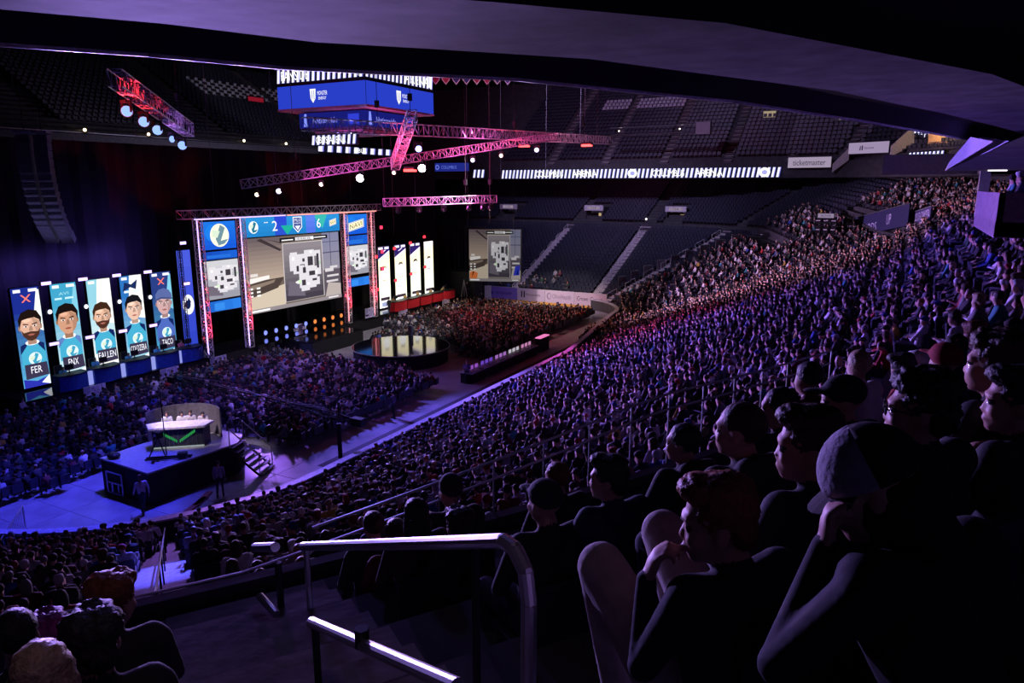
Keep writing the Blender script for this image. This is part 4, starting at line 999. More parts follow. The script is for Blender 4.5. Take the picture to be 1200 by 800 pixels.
def shield(A, cx, cy, s, col='f4f6ff', ink='2a3a8a', words=True):
    A.poly([(cx - s, cy + s * 1.2), (cx + s, cy + s * 1.2), (cx + s, cy - s * .5), (cx, cy - s * 1.4), (cx - s, cy - s * .5)], col)
    A.poly([(cx - s * .85, cy + s * 1.05), (cx + s * .85, cy + s * 1.05), (cx + s * .85, cy - s * .43), (cx, cy - s * 1.18), (cx - s * .85, cy - s * .43)], ink)
    if words:
        A.text('MLG', cx - s * .7, cy + s * .42, cx + s * .7, cy + s * .92, col); A.text('MAJOR', cx - s * .74, cy - s * .05, cx + s * .74, cy + s * .28, col); A.poly([(cx - s * .62, cy - s * .25), (cx + s * .62, cy - s * .25), (cx, cy - s * .95)], col)
def plate_logo(A, x0, y0, w, h, sk):
    P = lambda x, y: (x0 + x * w, y0 + y * h * .7 + x * sk * h)
    A.poly([P(0, 0), P(1, 0), P(1, 1), P(0, 1)], 'f4f0d8'); A.poly([P(.03, .05), P(.97, .05), P(.97, .95), P(.03, .95)], '3c7ad0'); A.poly([P(.06, .1), P(.94, .1), P(.94, .9), P(.06, .9)], 'f6eec4')
    V, Fs = text_mesh("NAVI"); A.k += 1; b = len(A.v)
    for p in V: q = P(.12 + .76 * p[0], .22 + .56 * p[1]); A.v.append((q[0], q[1], A.k * .0012))
    for f in Fs: A.f.append([b + i for i in f]); A.c.append(lin('6a5a28'))
e, W, H = display('scoreboard_strip', 41.25, 52.65, 9.95, 11.5, 'blue score strip over the big screen showing 2 and 6')
A = Art(); A.grad(0, 0, W, H, '1e78bc', '2a8cd0', 4); A.grad(W * .3, 0, W * .42, H, '2a50c0', '2a40c8', 3); A.poly([(W * .42, 0), (W * .5, H * .5), (W * .36, H * .5)], '1ea894'); A.poly([(W * .7, H), (W * .8, H * .2), (W * .86, H)], '38b0a8'); A.grad(W * .62, 0, W * .72, H, '4a6ad8', '5a7ce0', 3)
swoosh(A, W * .1, H * .5, H * .32); A.text('2', W * .275, H * .25, W * .325, H * .78, 'f8f8ff'); shield(A, W * .53, H * .53, H * .34); A.text('6', W * .735, H * .25, W * .78, H * .78, 'f8f8ff'); plate_logo(A, W * .88, H * .28, W * .08, H * .5, .25); A.rect(W * .2, H * .7, W * .215, H * .74, 'ffffff'); A.rect(W * .22, H * .7, W * .235, H * .74, 'ffffff')
A.build('led_face', LED, e, (0, 0, 0), (0, 1, 0))
e, W, H = display('main_screen', 41.25, 52.4, 3.75, 9.85, 'big central LED screen showing an overhead game map over a hall view')
A = Art(); game_art(A, W, H); A.build('led_face', LED, e, (0, 0, 0), (0, 1, 0))
for (y0, y1, right, lb) in ((37.35, 40.55, False, 'blue LED screen with round swoosh logo beside the first red tower'), (53.35, 56.6, True, 'blue LED screen with slanted NAVI logo at the far tower')):
    e, W, H = display('logo_screen', y0, y1, 9.25 if not right else 9.5, 11.35, lb)
    A = Art(); A.grad(0, 0, W, H, '1450c8', '1e70d8', 6); A.ell(W * .3, H * .6, W * .2, H * .3, '1c78dc')
    if not right: swoosh(A, W * .52, H * .5, H * .42, 'f2f2d8', '6a8a98')
    else: plate_logo(A, W * .14, H * .12, W * .72, H * .62, .36)
    A.build('led_face', LED, e, (0, 0, 0), (0, 1, 0))
    e, W, H = display('strip_screen', y0, y1, 8.5, 9.1 if not right else 9.35, f'plain blue LED strip under the {"slanted NAVI logo" if right else "round swoosh logo"} screen')
    A = Art(); A.grad(0, 0, W, H, '1440a8', '1a5cc8', 4, False); A.rect(W * .1, .1, W * .8, H * .55, '2468cc'); A.build('led_face', LED, e, (0, 0, 0), (0, 1, 0))
    e, W, H = display('map_screen', y0, y1, 5.45 if not right else 5.65, 8.4, f'portrait LED screen with grey game map on the tower {"beside the yellow banners" if right else "beside the blue panel"}')
    A = Art(); A.grad(0, 0, W, H, '8c8c98', 'c8c8cc', 6); map_art(A, -.05 * W, .02 * H, W * 1.08, H * .98, False); A.build('led_face', LED, e, (0, 0, 0), (0, 1, 0))
    e, W, H = display('strip_screen', y0, y1, 4.5, 5.3, f'plain blue LED strip at the foot of the map screen {"by the yellow banners" if right else "by the blue panel"}')
    A = Art(); A.grad(0, 0, W, H, '1c58b8', '2c7cdc', 4, False); A.rect(W * .2, .1 * H, W * .5, H * .8, '3484dc'); A.build('led_face', LED, e, (0, 0, 0), (0, 1, 0))
# two rows of par lamps below the big screen: blue ones, then orange ones
for row, z in ((0, 2.25), (1, 1.55)):
    for n_ in range(9):
        blue = n_ < 5
        small_lamp('par_lamp', (-45.2, 41.9 + n_ * 1.15, z), (.22, .27, 1) if blue else (1, .26, .06), (1.5 if row == 0 else .9) if blue else (1.2 if row == 0 else .6), f'{"blue" if blue else "orange"} par lamp, {ordinal(n_ + 1)} of the {"upper" if row == 0 else "lower"} row under the big screen', 'par lamps under the big screen', (.14, .3, .3), .19)
spot('par_glow', (-44.6, 44, 2.2), (-40, 42, 0), 500, (.2, .2, 1), 120, .8)
# pale sign boards along the stage edge
for n_, (y, lb, x, z) in enumerate(((27.6, 'below the second blue desk', -45.6, .78), (33.2, 'below the fourth blue desk', -45.6, .72), (37.4, 'under the first red tower', -45.5, .70), (46.3, 'under the big screen', -45.6, 1.75), (55.9, 'beside the far red tower', -45.6, 1.75), (61.3, 'below the first red desk', -45.6, .72), (69.6, 'below the last red desk', -45.6, .74), (75.2, 'past the end of the red desks', -44.5, 1.2))):
    e = empty('sign_board', (x, y, z), f'white printed MLG Columbus sign on the stage edge {lb}', 'sign', 'white stage edge signs')
    MB().box((-.03, 0, 0), (.05, 1.5, .96)).build('board', WHITEP, e)
    A = Art(); A.rect(-.74, -.47, .74, .47, 'd8d2f0'); A.poly([(-.74, -.15), (-.3, .05), (-.3, .47), (-.74, .47)], '9a9ab8'); A.rect(-.74, -.30, -.25, -.12, '2a2440', .0); A.text('MLG', -.22, .08, .28, .40, '3a3060'); A.text('COLUMBUS', -.3, -.12, .40, .02, '3a3060'); A.text('OHIO', -.2, -.34, .3, -.18, '3a3060'); A.rect(.45, -.47, .5, .47, '6a6490'); A.ell(.62, -.25, .1, .13, '3a3060', 10)
    A.build('print', PRINT, e, (0, 0, 0), (0, 1, 0))

# ---- yellow-white banners and red desks
for n_, (y0, y1, z1) in enumerate(((60.1, 62.0, 7.0), (62.9, 64.9, 7.35), (65.7, 67.6, 7.85), (68.4, 70.2, 8.25))):
    e = empty('player_banner', (-47.7, y0, 1.35), f'{ORD[n_ + 1]} bright yellow-white LED banner behind the red desks, with pale face', 'screen', 'yellow player banners'); W, H = y1 - y0, 7.3 - 1.35 + .5
    MB().box((-.12, W / 2, H / 2), (.2, W + .08, H + .08)).build('led_frame', BLACK, e); A = Art()
    A.rect(0, 0, W, H, 'fff2c8'); A.grad(0, 0, W, H * .85, 'f4fff0', 'fff0c0', 6)
    lo, hi = (.80, .93) if n_ < 3 else (.90, .97)
    A.poly([(0, lo * H - (.05 * n_) * 0), (W, hi * H), (W, H), (0, H)], '2a1c5a' if n_ < 3 else 'f4e8f4'); A.poly([(0, (lo - .02) * H), (W, (hi - .02) * H), (W, hi * H), (0, lo * H)], 'f4e0ff')
    A.rect(.05 * W, .955 * H, .42 * W, .99 * H, 'f8f0ff'); A.rect(.58 * W, .955 * H, .95 * W, .99 * H, 'f8f0ff')
    if n_ < 2: A.poly([(.3 * W, .90 * H), (.4 * W, .90 * H), (.7 * W, .94 * H), (.6 * W, .945 * H)], 'e8d8ff')
    cx, cy, s = W * .5, H * (.56 + .02 * n_), W * .34
    A.ell(cx, cy, s * .8, s * 1.15, 'ffffff', 24); A.poly([(cx - .75 * s, cy - .5 * s), (cx - .4 * s, cy - 1.15 * s), (cx + .4 * s, cy - 1.15 * s), (cx + .75 * s, cy - .5 * s), (cx + .3 * s, cy - 1.05 * s), (cx - .3 * s, cy - 1.05 * s)], '8a7a60' if n_ != 3 else '4a2c20')
    A.poly([(cx - .7 * s, cy + .75 * s), (cx - .3 * s, cy + 1.25 * s), (cx + .4 * s, cy + 1.25 * s), (cx + .7 * s, cy + .7 * s), (cx + .2 * s, cy + .95 * s)], ('a89878', '6a5a4a', '3a2418', '3a2418')[n_])
    for sx in (-1, 1): A.ell(cx + sx * .3 * s, cy + .2 * s, .13 * s, .06 * s, '8a7a70' if n_ == 1 else 'd8ccc0', 8)
    A.rect(.1 * W, .12 * H, .9 * W, .17 * H, '3a2a3a'); A.rect(.14 * W, .0, .9 * W, .11 * H, 'f2f0ff'); A.rect(.2 * W, .02 * H, .8 * W, .09 * H, '8a92b0')
    A.build('led_face', LED_HOT, e, (0, 0, 0), (0, 1, 0))
for n_, (y, z) in enumerate(((59.3, 6.9), (62.45, 7.5), (65.3, 7.9), (68.0, 8.4))):
    small_lamp('strobe_bar', (-47.4, y, z), (1, .03, .05), 3, f'red strobe lamp at the top edge, {ORD[n_ + 1]} along the yellow banners', 'red strobe lamps', (.1, .45, .28))
    small_lamp('strobe_bar', (-47.4, y, z - 3.4), (1, .03, .05), 2.5, f'red strobe lamp halfway down, {ORD[n_ + 1]} along the yellow banners', 'red strobe lamps', (.1, .42, .25))
for n_, z in enumerate((10.0, 7.6, 5.9)): small_lamp('strobe_bar', (-45.5, 57.9, z), (1, .03, .08), 3, f'red strobe lamp on the end tower, {("top", "middle", "bottom")[n_]} one', 'red strobe lamps', (.1, .4, .3))
for n_, y in enumerate((61.0, 63.3, 65.7, 68.1, 70.5)):
    dsk = player_desk(-45.9, y, REDCLOTH, f'red-clothed player desk, {ORD[n_ + 1]} from the red tower', 'red player desks', 2.1, .12)
    monitor(-46.2, y - .1, 2.23, f'monitor on the {ORD[n_ + 1]} red player desk', 'monitors of the yellow team', (.9, .9, .8))
    put_person(MID[(1, 4, 0, 5, 1)[n_]], (-47.0, y + .2, 1.32), -math.pi / 2, (.5, .42, .12), 'short', 'brown', f'player in yellow top behind the {ORD[n_ + 1]} red desk', 'players of the yellow team')
spot('desk_light', (-42.5, 66, 9), (-46.3, 66, 1.6), 2600, (1, .75, .7), 80)
for n_, (x, y, lb) in enumerate(((-45.0, 73.2, 'beside the last red desk'), (-44.3, 74.6, 'third past the red desks'), (-43.4, 73.9, 'second past the red desks'), (-45.2, 58.4, 'next to the far red tower'), (-45.6, 36.3, 'at the foot of the ring logo panel'))):
    put_person(MIDS[n_ % 3], (x, y, 1.21 if x < -44.9 else 0), -math.pi / 2 + n_, (.02, .02, .025), 'short', 'black', f'crew member in black standing {lb}', 'crew on the stage')
e = empty('easel', (-44.9, 72.4, 1.2), 'pale tripod stand at the end of the red desks', 'stand')
for a in (0, 2.1, 4.2): MB().tube((.4 * math.cos(a), .4 * math.sin(a), 0), (0, 0, 2.0), .03).build('leg', WHITEP, e)
# hanging projection screen
e = empty('projection_screen', (-42.8, 70.2, 3.45), 'hanging projection screen showing the game map beside the far seats', 'screen')
dx, dy = (-37.3 + 42.8), (72.2 - 70.2); L = math.hypot(dx, dy)
mb = MB(); mb.box((0, 0, 2.9), (L + .1, .12, 5.9)); o = mb.build('screen_frame', BLACK, e); o.location = (dx / 2 + .04, dy / 2 + .1, 0); o.rotation_euler = (0, 0, math.atan2(dy, dx))
A = Art(); game_art(A, L, 5.8, True); A.build('screen_face', LED_DIM, e, (0, 0, 0), (dx, dy, 0))
for x in (.8, L - .8): MB().tube((dx * x / L, dy * x / L, 5.8), (dx * x / L, dy * x / L, 30), .02).build('cable', BLACK, e)
e = empty('projector_frame', (-46.4, 73.5, 0), 'large dark scenic box standing behind the hanging screen', 'box'); MB().box((0, 1, 2.0), (4.5, 2, 4.0)).build('body', DARKPAINT, e); MB().box((2.2, 3.2, 1.1), (.9, .2, 1.9), rz=.3).build('pale_flap', WHITEP, e)
# ------------------------------------------------------------------ analyst platform on the floor
ap = empty('platform', (-30.0, 21.7, 0), 'raised black platform with a bright top carrying the round analyst desk', 'platform')
def pl(v): return (v[0] + 30.0, v[1] - 21.7)
poly = [pl(p) for p in ((-31.95, 19.2), (-28.35, 19.05), (-27.95, 23.6), (-28.6, 24.6), (-32.0, 24.6))]
MB().prism(poly, 0.02, 1.52).build('skirt', DRAPE, ap); MB().prism([(p[0] * 1.01, p[1] * 1.01) for p in poly], 1.52, 1.6).build('platform_top', mat('grey_platform_top', (.32, .32, .36), .3, var=.15), ap)
fr = MB()
for (a, b) in (((0, 0, 0), (1.1, 0, 0)), ((1.1, 0, 0), (1.1, 0, 1.0)), ((1.1, 0, 1.0), (0, 0, 1.0)), ((0, 0, 1.0), (0, 0, 0)), ((0, 0, .5), (1.1, 0, .5)), ((.35, 0, .05), (.35, 0, .5)), ((.8, 0, .1), (.8, 0, .45))): fr.tube(a, b, .035, n=5)
o = fr.build('crate_frame', ALU); o.location = (-31.3, 18.98, .15); props(o, 'pale metal frame leaning on the short side of the platform', 'frame')
ad = empty('analyst_desk', (-30.1, 22.1, 1.6), 'pale-topped analyst desk with a green glowing V on its dark front', 'desk', None, R(40))
MB().prism([(-1.15, -.35), (1.15, -.35), (1.35, .25), (.9, .45), (-.9, .45), (-1.35, .25)], 0, .98).build('body', mat('dark_desk_front', (.03, .035, .04), .4), ad)
MB().prism([(-1.25, -.48), (1.25, -.48), (1.55, .3), (1.0, .55), (-1.0, .55), (-1.55, .3)], .98, 1.08).build('desk_top', mat('white_desk_top', (.7, .66, .72), .35), ad)
A = Art()
for sg in (-1, 1):
    for i in range(10): A.poly([(sg * (.06 + i * .075), .18 + i * .05), (sg * (.11 + i * .075), .18 + i * .05), (sg * (.11 + i * .075), .36 + i * .05), (sg * (.06 + i * .075), .30 + i * .05)], '3cc86a')
A.build('glow_chevron', LED_DIM, ad, (0, -.37, .1), (1, 0, 0))
for sx in range(-5, 6): MB().box((sx * .21, -.36, .5), (.015, .02, .95)).build('slat', mat('desk_slat', (.10, .11, .12), .4), ad)
MB().box((0, -.36, .05), (2.3, .04, .06)).build('base_light', emis('desk_base_glow', (.6, .7, .75), .5), ad)
Mz = Matrix.Rotation(R(40), 3, 'Z')
for n_, (lx, lb, st, hc, tp) in enumerate(((-.75, 'first', 'short', 'brown', (.5, .5, .52)), (-.05, 'second', 'short', 'black', (.6, .58, .6)), (.35, 'third', 'swept', 'brown', (.45, .42, .46)), (.95, 'fourth', 'short', 'black', (.55, .5, .55)))):
    p = Mz @ Vector((lx, 1.0, 0))
    put_person(MID[(0, 4, 0, 5)[n_]], (-30.1 + p.x, 22.1 + p.y, 1.75), R(180 + 40), tp, st, hc, f'presenter in a pale jacket, {lb} along the analyst desk', 'presenters at the desk')
    e = empty('stool', (-30.1 + p.x, 22.1 + p.y, 1.6), f'dark stool under the {lb} presenter', 'stool', 'stools at the desk'); MB().lathe([(.2, .48), (.2, .56)], n=12).build('seat', BLACK, e); MB().tube((0, 0, 0), (0, 0, .5), .04).build('stem', BLACK, e)
spot('desk_light', (-30, 18, 10), (-30.5, 22.7, 2.8), 5200, (1, .78, .95), 24)
bk = MB(); prevb = None
for i in range(9):
    a = R(40) + R(-75 + i * 18.75 + 90); x, y = -30.3 + 1.75 * math.cos(a), 22.4 + 1.75 * math.sin(a); b = len(bk.v); bk.v += [(x, y, 1.6), (x, y, 3.1)]
    if prevb is not None: bk.f.append([prevb, prevb + 1, b + 1, b]); bk.m.append(0)
    prevb = b
o = bk.build('desk_backdrop', mat('grey_backdrop', (.12, .11, .13), .7)); s = o.modifiers.new('t', 'SOLIDIFY'); s.thickness = .06; props(o, 'low curved grey screen wall behind the presenters', 'partition')
# stairs off the platform
st_ = empty('platform_stairs', (-28.0, 23.1, 0), 'open metal stairs with seven pale-edged treads leaving the platform', 'stairs')
a0 = Vector((.15, 0, 1.5)); a1 = Vector((1.25, .75, .1)); wd_ = Vector((-.35, 1.05, 0)).normalized()
for i in range(7):
    f = i / 6; c = a0.lerp(a1, f) + wd_ * .6
    MB().box(c, (.26, 1.25, .04), rz=R(18)).build('step', mat('dark_tread', (.05, .05, .055), .5), st_)
    MB().box(c + Vector((.13, .05, .012)), (.035, 1.25, .045), rz=R(18)).build('step_edge', WHITEP, st_)
for s_ in (0, 1.25):
    MB().tube(a0 + wd_ * s_ - Vector((0, 0, .1)), a1 + wd_ * s_ - Vector((0, 0, .1)), .05).build('stringer', BLACK, st_)
    mb = MB(); p = a0 + wd_ * s_; q = a1 + wd_ * s_; mb.path([p, p + Vector((0, 0, 1)), q + Vector((0, 0, 1)), q], .028, 6); mb.build('handrail', STEEL, st_)
# camera tripod and jib base on the platform, people on the floor
e = empty('camera_tripod', (-29.5, 20.5, 1.6), 'dark camera tripod with a tall monitor pole on the platform', 'tripod')
for a in (0, 2.1, 4.2): MB().tube((.5 * math.cos(a), .5 * math.sin(a), 0), (0, 0, 1.0), .03).build('leg', BLACK, e)
MB().box((0, 0, 1.15), (.45, .25, .28)).build('camera_body', BLACK, e); MB().tube((0, -.15, 1.15), (.25, -.35, 1.12), .07).build('lens', BLACK, e); MB().tube((.5, .0, 0), (.5, 0, 3.3), .025).build('pole', BLACK, e)
e = empty('camera_track', (-29.0, 20.6, 1.62), 'long dark slider track lying across the platform top', 'track', None, R(40)); MB().box((0, .12, .06), (2.0, .05, .08)).build('rail', BLACK, e); MB().box((0, -.12, .06), (2.0, .05, .08)).build('rail', BLACK, e); MB().box((.6, 0, .18), (.4, .3, .16)).build('carriage', BLACK, e)
o = MB().ball((0, 0, .12), .28, 10, 6, (1.2, 1, .5)).build('floor_monitor', BLACK); o.location = (-31.4, 19.5, 1.6); props(o, 'dark rounded floor speaker on the platform corner', 'speaker')
put_person(MIDS[1], (-28.05, 18.45, .024), R(70), (.5, .45, .52), 'swept', 'brown', 'person in pale clothes walking past the platform corner')
o = put_person(MIDS[0], (-26.45, 21.2, .024), R(35), (.36, .30, .36), 'short', 'brown', 'person in pale shirt and shorts standing between the platform and the boards')
put_person(MIDS[2], (-26.7, 43.3, .0), R(-160), (.20, .14, .30), 'cap', 'grey', 'camera operator in grey cap standing in the lit floor aisle')
put_person(MIDS[0], (-26.5, 34.3, .0), R(100), (.10, .08, .14), 'short', 'black', 'steward standing by the boards beside the crowd block')
put_person(MIDS[2], (-45.0, 22.8, .0), R(-60), (.40, .40, .40), 'short', 'black', 'photographer in pale shirt standing at the end of the blue wing')
for n_, (x, y, rz, l) in enumerate(((-26.6, 19.9, 20, 1.8), (-26.9, 20.6, 28, 1.5))):
    o = MB().box((0, 0, .05), (.28, l, .08), rz=R(rz)).build('timber', mat('red_timber', (.25, .07, .05), .7)); o.location = (x, y, .02); props(o, f'{("longer","shorter")[n_]} reddish timber lying on the floor by the platform', 'timber')
# crowd barrier at the floor corner
e = empty('crowd_barrier', (-29.6, 14.0, 0), 'pale metal crowd barrier at the corner of the open floor', 'barrier', None, R(-41))
mb = MB(); mb.path([(-1.6, 0, 0), (-1.6, 0, 1.15), (1.6, 0, 1.15), (1.6, 0, 0)], .03, 6); mb.build('barrier_frame', STEEL, e); MB().tube((-1.6, 0, .2), (1.6, 0, .2), .025).build('bottom_rail', STEEL, e)
for i in range(15): MB().tube((-1.5 + i * .215, 0, .2), (-1.5 + i * .215, 0, 1.15), .012, n=5).build('bar', STEEL, e)
# jib arm over the crowd
e = empty('camera_jib', (-24.9, 27.6, 0), 'long dark camera jib arm reaching over the crowd towards the blue desks', 'jib')
MB().tube((0, 0, 0), (0, 0, 1.9), .12).build('pedestal', BLACK, e); bm_ = truss('arm', (0, 0, 0), (-12.2, -.3, .55), None, None, .22, .28, .028, .6, BLACK); bm_.parent = e; bm_.location = (0, 0, 2.35)
MB().box((1.3, 0, 2.2), (.7, .4, .4)).build('counterweight', BLACK, e); MB().tube((0, 0, 2.4), (1.4, 0, 2.25), .06).build('tail', BLACK, e); MB().box((-12.5, -.3, 2.75), (.5, .3, .35)).build('camera_head', BLACK, e); MB().tube((0, 0, 3.3), (-12.0, -.3, 3.05), .012, n=4).build('cable', STEEL, e); MB().tube((0, 0, 1.9), (0, 0, 3.3), .03).build('mast', BLACK, e)
# production desks along the boards with equipment
for n_, (y, c) in enumerate(((44.2, 'b060e0'), (46.4, '8050e0'), (48.6, 'c080e0'), (50.8, 'e8e0f0'), (53.0, 'f0a0d8'))):
    e = empty('production_desk', (-26.75, y, 0), f'{ORD[n_ + 1]} black production desk along the boards, covered in lit equipment', 'desk', 'production desks')
    MB().box((0, 0, .78), (1.1, 2.0, .08)).build('desk_top', mat('lilac_desk', (.4, .36, .45), .4), e); MB().box((0, 0, .37), (.95, 1.9, .74)).build('skirt', DRAPE, e)
    for k in range(3): MB().box((-.15, -.65 + .65 * k, 1.0), (.08, .5, .34)).build('screen', BLACK, e); MB().box((-.1, -.65 + .65 * k, 1.0), (.02, .44, .28)).build('lit_screen', emis('eq_' + c, lin(c), .6), e); MB().box((.25, -.6 + .6 * k, .85), (.3, .4, .06)).build('console', mat('console_grey', (.25, .24, .28), .4), e)
e = empty('lit_board', (-26.6, 55.6, 0), 'pink glowing lectern board past the last production desk', 'board'); MB().box((0, 0, .6), (.5, 1.8, 1.2)).build('body', DRAPE, e); MB().box((.02, 0, 1.25), (.5, 1.8, .08)).build('lit_top', emis('pink_top', (1, .25, .6), .9), e)

# ------------------------------------------------------------------ advert boards at the far end
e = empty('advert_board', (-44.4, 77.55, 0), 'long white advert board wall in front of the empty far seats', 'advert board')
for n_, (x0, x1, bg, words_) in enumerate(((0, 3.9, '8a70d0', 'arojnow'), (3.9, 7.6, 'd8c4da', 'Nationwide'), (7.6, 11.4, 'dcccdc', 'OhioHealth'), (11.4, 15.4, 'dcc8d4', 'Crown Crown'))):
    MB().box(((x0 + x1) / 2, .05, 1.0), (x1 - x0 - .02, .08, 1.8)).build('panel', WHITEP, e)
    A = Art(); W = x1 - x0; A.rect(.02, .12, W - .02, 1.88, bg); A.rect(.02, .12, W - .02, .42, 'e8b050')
    if n_ == 0: A.text('arojnow', .9, .85, 3.1, 1.4, '2c2070'); A.ell(.4, 1.1, .16, .2, '4a3a9c', 10)
    elif n_ == 1: A.rect(.5, .8, .68, 1.6, '2a2030'); A.rect(.85, .8, 1.03, 1.6, '2a2030'); A.text('Nationwide', 1.15, 1.05, 3.1, 1.35, '4a3848')
    elif n_ == 2: A.ell(.55, 1.2, .3, .42, 'a898ac', 14); A.ell(.6, 1.2, .18, .28, 'dcccdc', 12); A.text('OhioHealth', 1.0, .95, 3.4, 1.48, '8c7c94')
    else: A.text('Crown', .35, .95, 1.75, 1.45, '3a3048'); A.text('Crown', 2.0, .95, 3.5, 1.45, '3a3048')
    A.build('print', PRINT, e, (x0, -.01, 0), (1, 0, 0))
# ------------------------------------------------------------------ LED ribbon on the far balcony front
def ribbon_art(W, H, n, words_=(), c0='e8e6ff', skew=.14):
    A = Art(); A.rect(0, 0, W, H, '10102c'); p = W / n
    for i in range(n):
        A.poly([(i * p + .05 * p, .04), (i * p + .62 * p, .04), (i * p + .62 * p + skew * H, H - .04), (i * p + .05 * p + skew * H, H - .04)], '8c8ce8'); A.poly([(i * p + .05 * p, .04), (i * p + .48 * p, .04), (i * p + .48 * p + skew * H, H - .04), (i * p + .05 * p + skew * H, H - .04)], c0)
    for (t, x0, x1) in words_: A.text(t, x0 * W, H * .18, x1 * W, H * .82, 'ffffff')
    return A
e = empty('ribbon_board', (-54.4, 98.92, 15.05), 'bright white striped LED ribbon along the far balcony front', 'ribbon board'); W = 40.3
MB().box((W / 2, .05, .65), (W + .1, .1, 1.4)).build('led_frame', BLACK, e)
A = ribbon_art(W, 1.3, 66, (('COLUMBUS', .145, .255), ('ARENA', .29, .385), ('COLUMBUS', .585, .695), ('ARENA', .73, .82)))
for x in (.515, .95): A.ell(W * x, .65, .7, .6, 'ffffff', 12); A.ell(W * x, .65, .35, .3, 'a0a0e0', 8)
A.build('led_face', LED, e, (0, -.01, 0), (1, 0, 0))
def face_at(name, p0, p1, z, h, label, art, m, cat='sign', frame=True):
    """a board between two plan points (as seen from the floor side), bottom at z"""
    d = Vector((p1[0] - p0[0], p1[1] - p0[1], 0)); e = empty(name, (p0[0], p0[1], z), label, cat)
    nrm = d.normalized().cross(Vector((0, 0, 1)))
    if frame: o = MB().box((0, 0, 0), (d.length + .1, .12, h + .1)).build('board_frame', BLACK, e); o.location = Vector((d.x / 2, d.y / 2, h / 2)) - nrm * .08; o.rotation_euler = (0, 0, math.atan2(d.y, d.x))
    art.build('board_face', m, e, (0, 0, 0), d); return e
def simple(W, H, bg, fn=None):
    A = Art(); A.grad(0, 0, W, H, bg, bg, 2)
    if fn: fn(A, W, H)
    return A
face_at('sign_board', (-13.35, 98.6), (-8.3, 97.6), 16.2, 1.25, 'white board reading ticketmaster on the far balcony front', simple(5.15, 1.25, 'd4c0e0', lambda A, W, H: A.text('ticketmaster', .6, .28, 4.5, .95, '181030')), LED_DIM)
def tw(A, W, H): A.poly([(.28 * W, .3 * H), (.31 * W, .3 * H), (.31 * W, .72 * H), (.29 * W, .65 * H)], '201840'); A.rect(.335 * W, .3 * H, .365 * W, .72 * H, '201840'); A.text('Nationwide', .40 * W, .4 * H, .64 * W, .6 * H, '2c2050')
face_at('sign_board', (-6.5, 97.4), (-2.2, 94.8), 17.7, 1.25, 'pale lilac board with a small dark name, on the curved balcony corner', simple(5.05, 1.25, 'cdb6e0', tw), LED_DIM)
face_at('ribbon_board', (-.2, 93.6), (3.1, 89.2), 16.1, 1.5, 'short white striped LED board over the packed corner seats', ribbon_art(5.5, 1.5, 9, (('CBUS', .35, .8),)), LED, 'ribbon board')
face_at('ribbon_board', (.1, 98.5), (3.0, 95.5), 19.3, 1.2, 'small striped LED strip tucked under the balcony roof edge', ribbon_art(4.1, 1.2, 8), LED, 'ribbon board')
face_at('ribbon_board', (-72.5, 79.0), (-72.5, 96.0), 18.65, .95, 'white striped LED strip on the pale west fascia', ribbon_art(17, .95, 9, (('CBUS', .45, .62),)), LED, 'ribbon board')
face_at('sign_board', (-66.5, 96.6), (-59.2, 97.4), 16.2, 1.25, 'dark blue glowing board between the lighting trusses', simple(7.3, 1.25, '1c2474', lambda A, W, H: (A.ell(1.9, .62, .35, .38, '5a68c8', 12), A.ell(1.9, .62, .2, .22, '1c2474', 10), A.text('COLUMBUS', 2.6, .38, 5.2, .86, '5a68c8'))), LED)
face_at('ribbon_board', (-58.9, 98), (-56.9, 98.3), 15.2, 1.25, 'tiny striped LED panel beside the hanging chain', ribbon_art(2.0, 1.25, 3), LED, 'ribbon board')
# pale sloping stair walls at the balcony corner, warm-lit wall
for n_, (pts, lb) in enumerate(((((-8.1, 97.4, 15.6), (-8.1, 97.4, 16.6), (-6.4, 97.6, 18.5), (-6.4, 97.6, 17.0)), 'ticketmaster board'), (((-2.0, 94.6, 17.2), (-2.0, 94.6, 18.4), (.0, 95.6, 20.6), (.2, 95.8, 18.6)), 'lilac board'))):
    mb = MB(); mb.add(pts, [(0, 1, 2, 3)]); o = mb.build('stair_wall', WHITEP); s = o.modifiers.new('t', 'SOLIDIFY'); s.thickness = .2; props(o, f'pale sloping stair wall rising from the {lb}', 'wall panel')
o = MB().box((3.0, 93.0, 19.2), (3.2, .3, 1.8), rz=-.6).build('lit_wall', mat('ochre_wall', (.6, .38, .16), .8)); props(o, 'warm-lit ochre wall under the balcony roof', 'wall panel')
lw = bpy.data.lights.new('wall_lamp', 'POINT'); lw.energy = 160; lw.color = (1, .65, .3); lw.shadow_soft_size = .2; lo = bpy.data.objects.new('wall_lamp', lw); COL.objects.link(lo); lo.location = (2.2, 91.6, 19.6)
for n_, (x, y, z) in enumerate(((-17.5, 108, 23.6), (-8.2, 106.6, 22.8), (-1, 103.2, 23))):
    o = MB().box((0, 0, 0), (1.6, .2, .8)).build('stair_landing_light', emis('landing_glow', (1, .8, .5), .35)); o.location = (x, y, z); props(o, f'{ORD[n_ + 1]} warm-lit landing in the upper deck', 'light', 'warm landings')
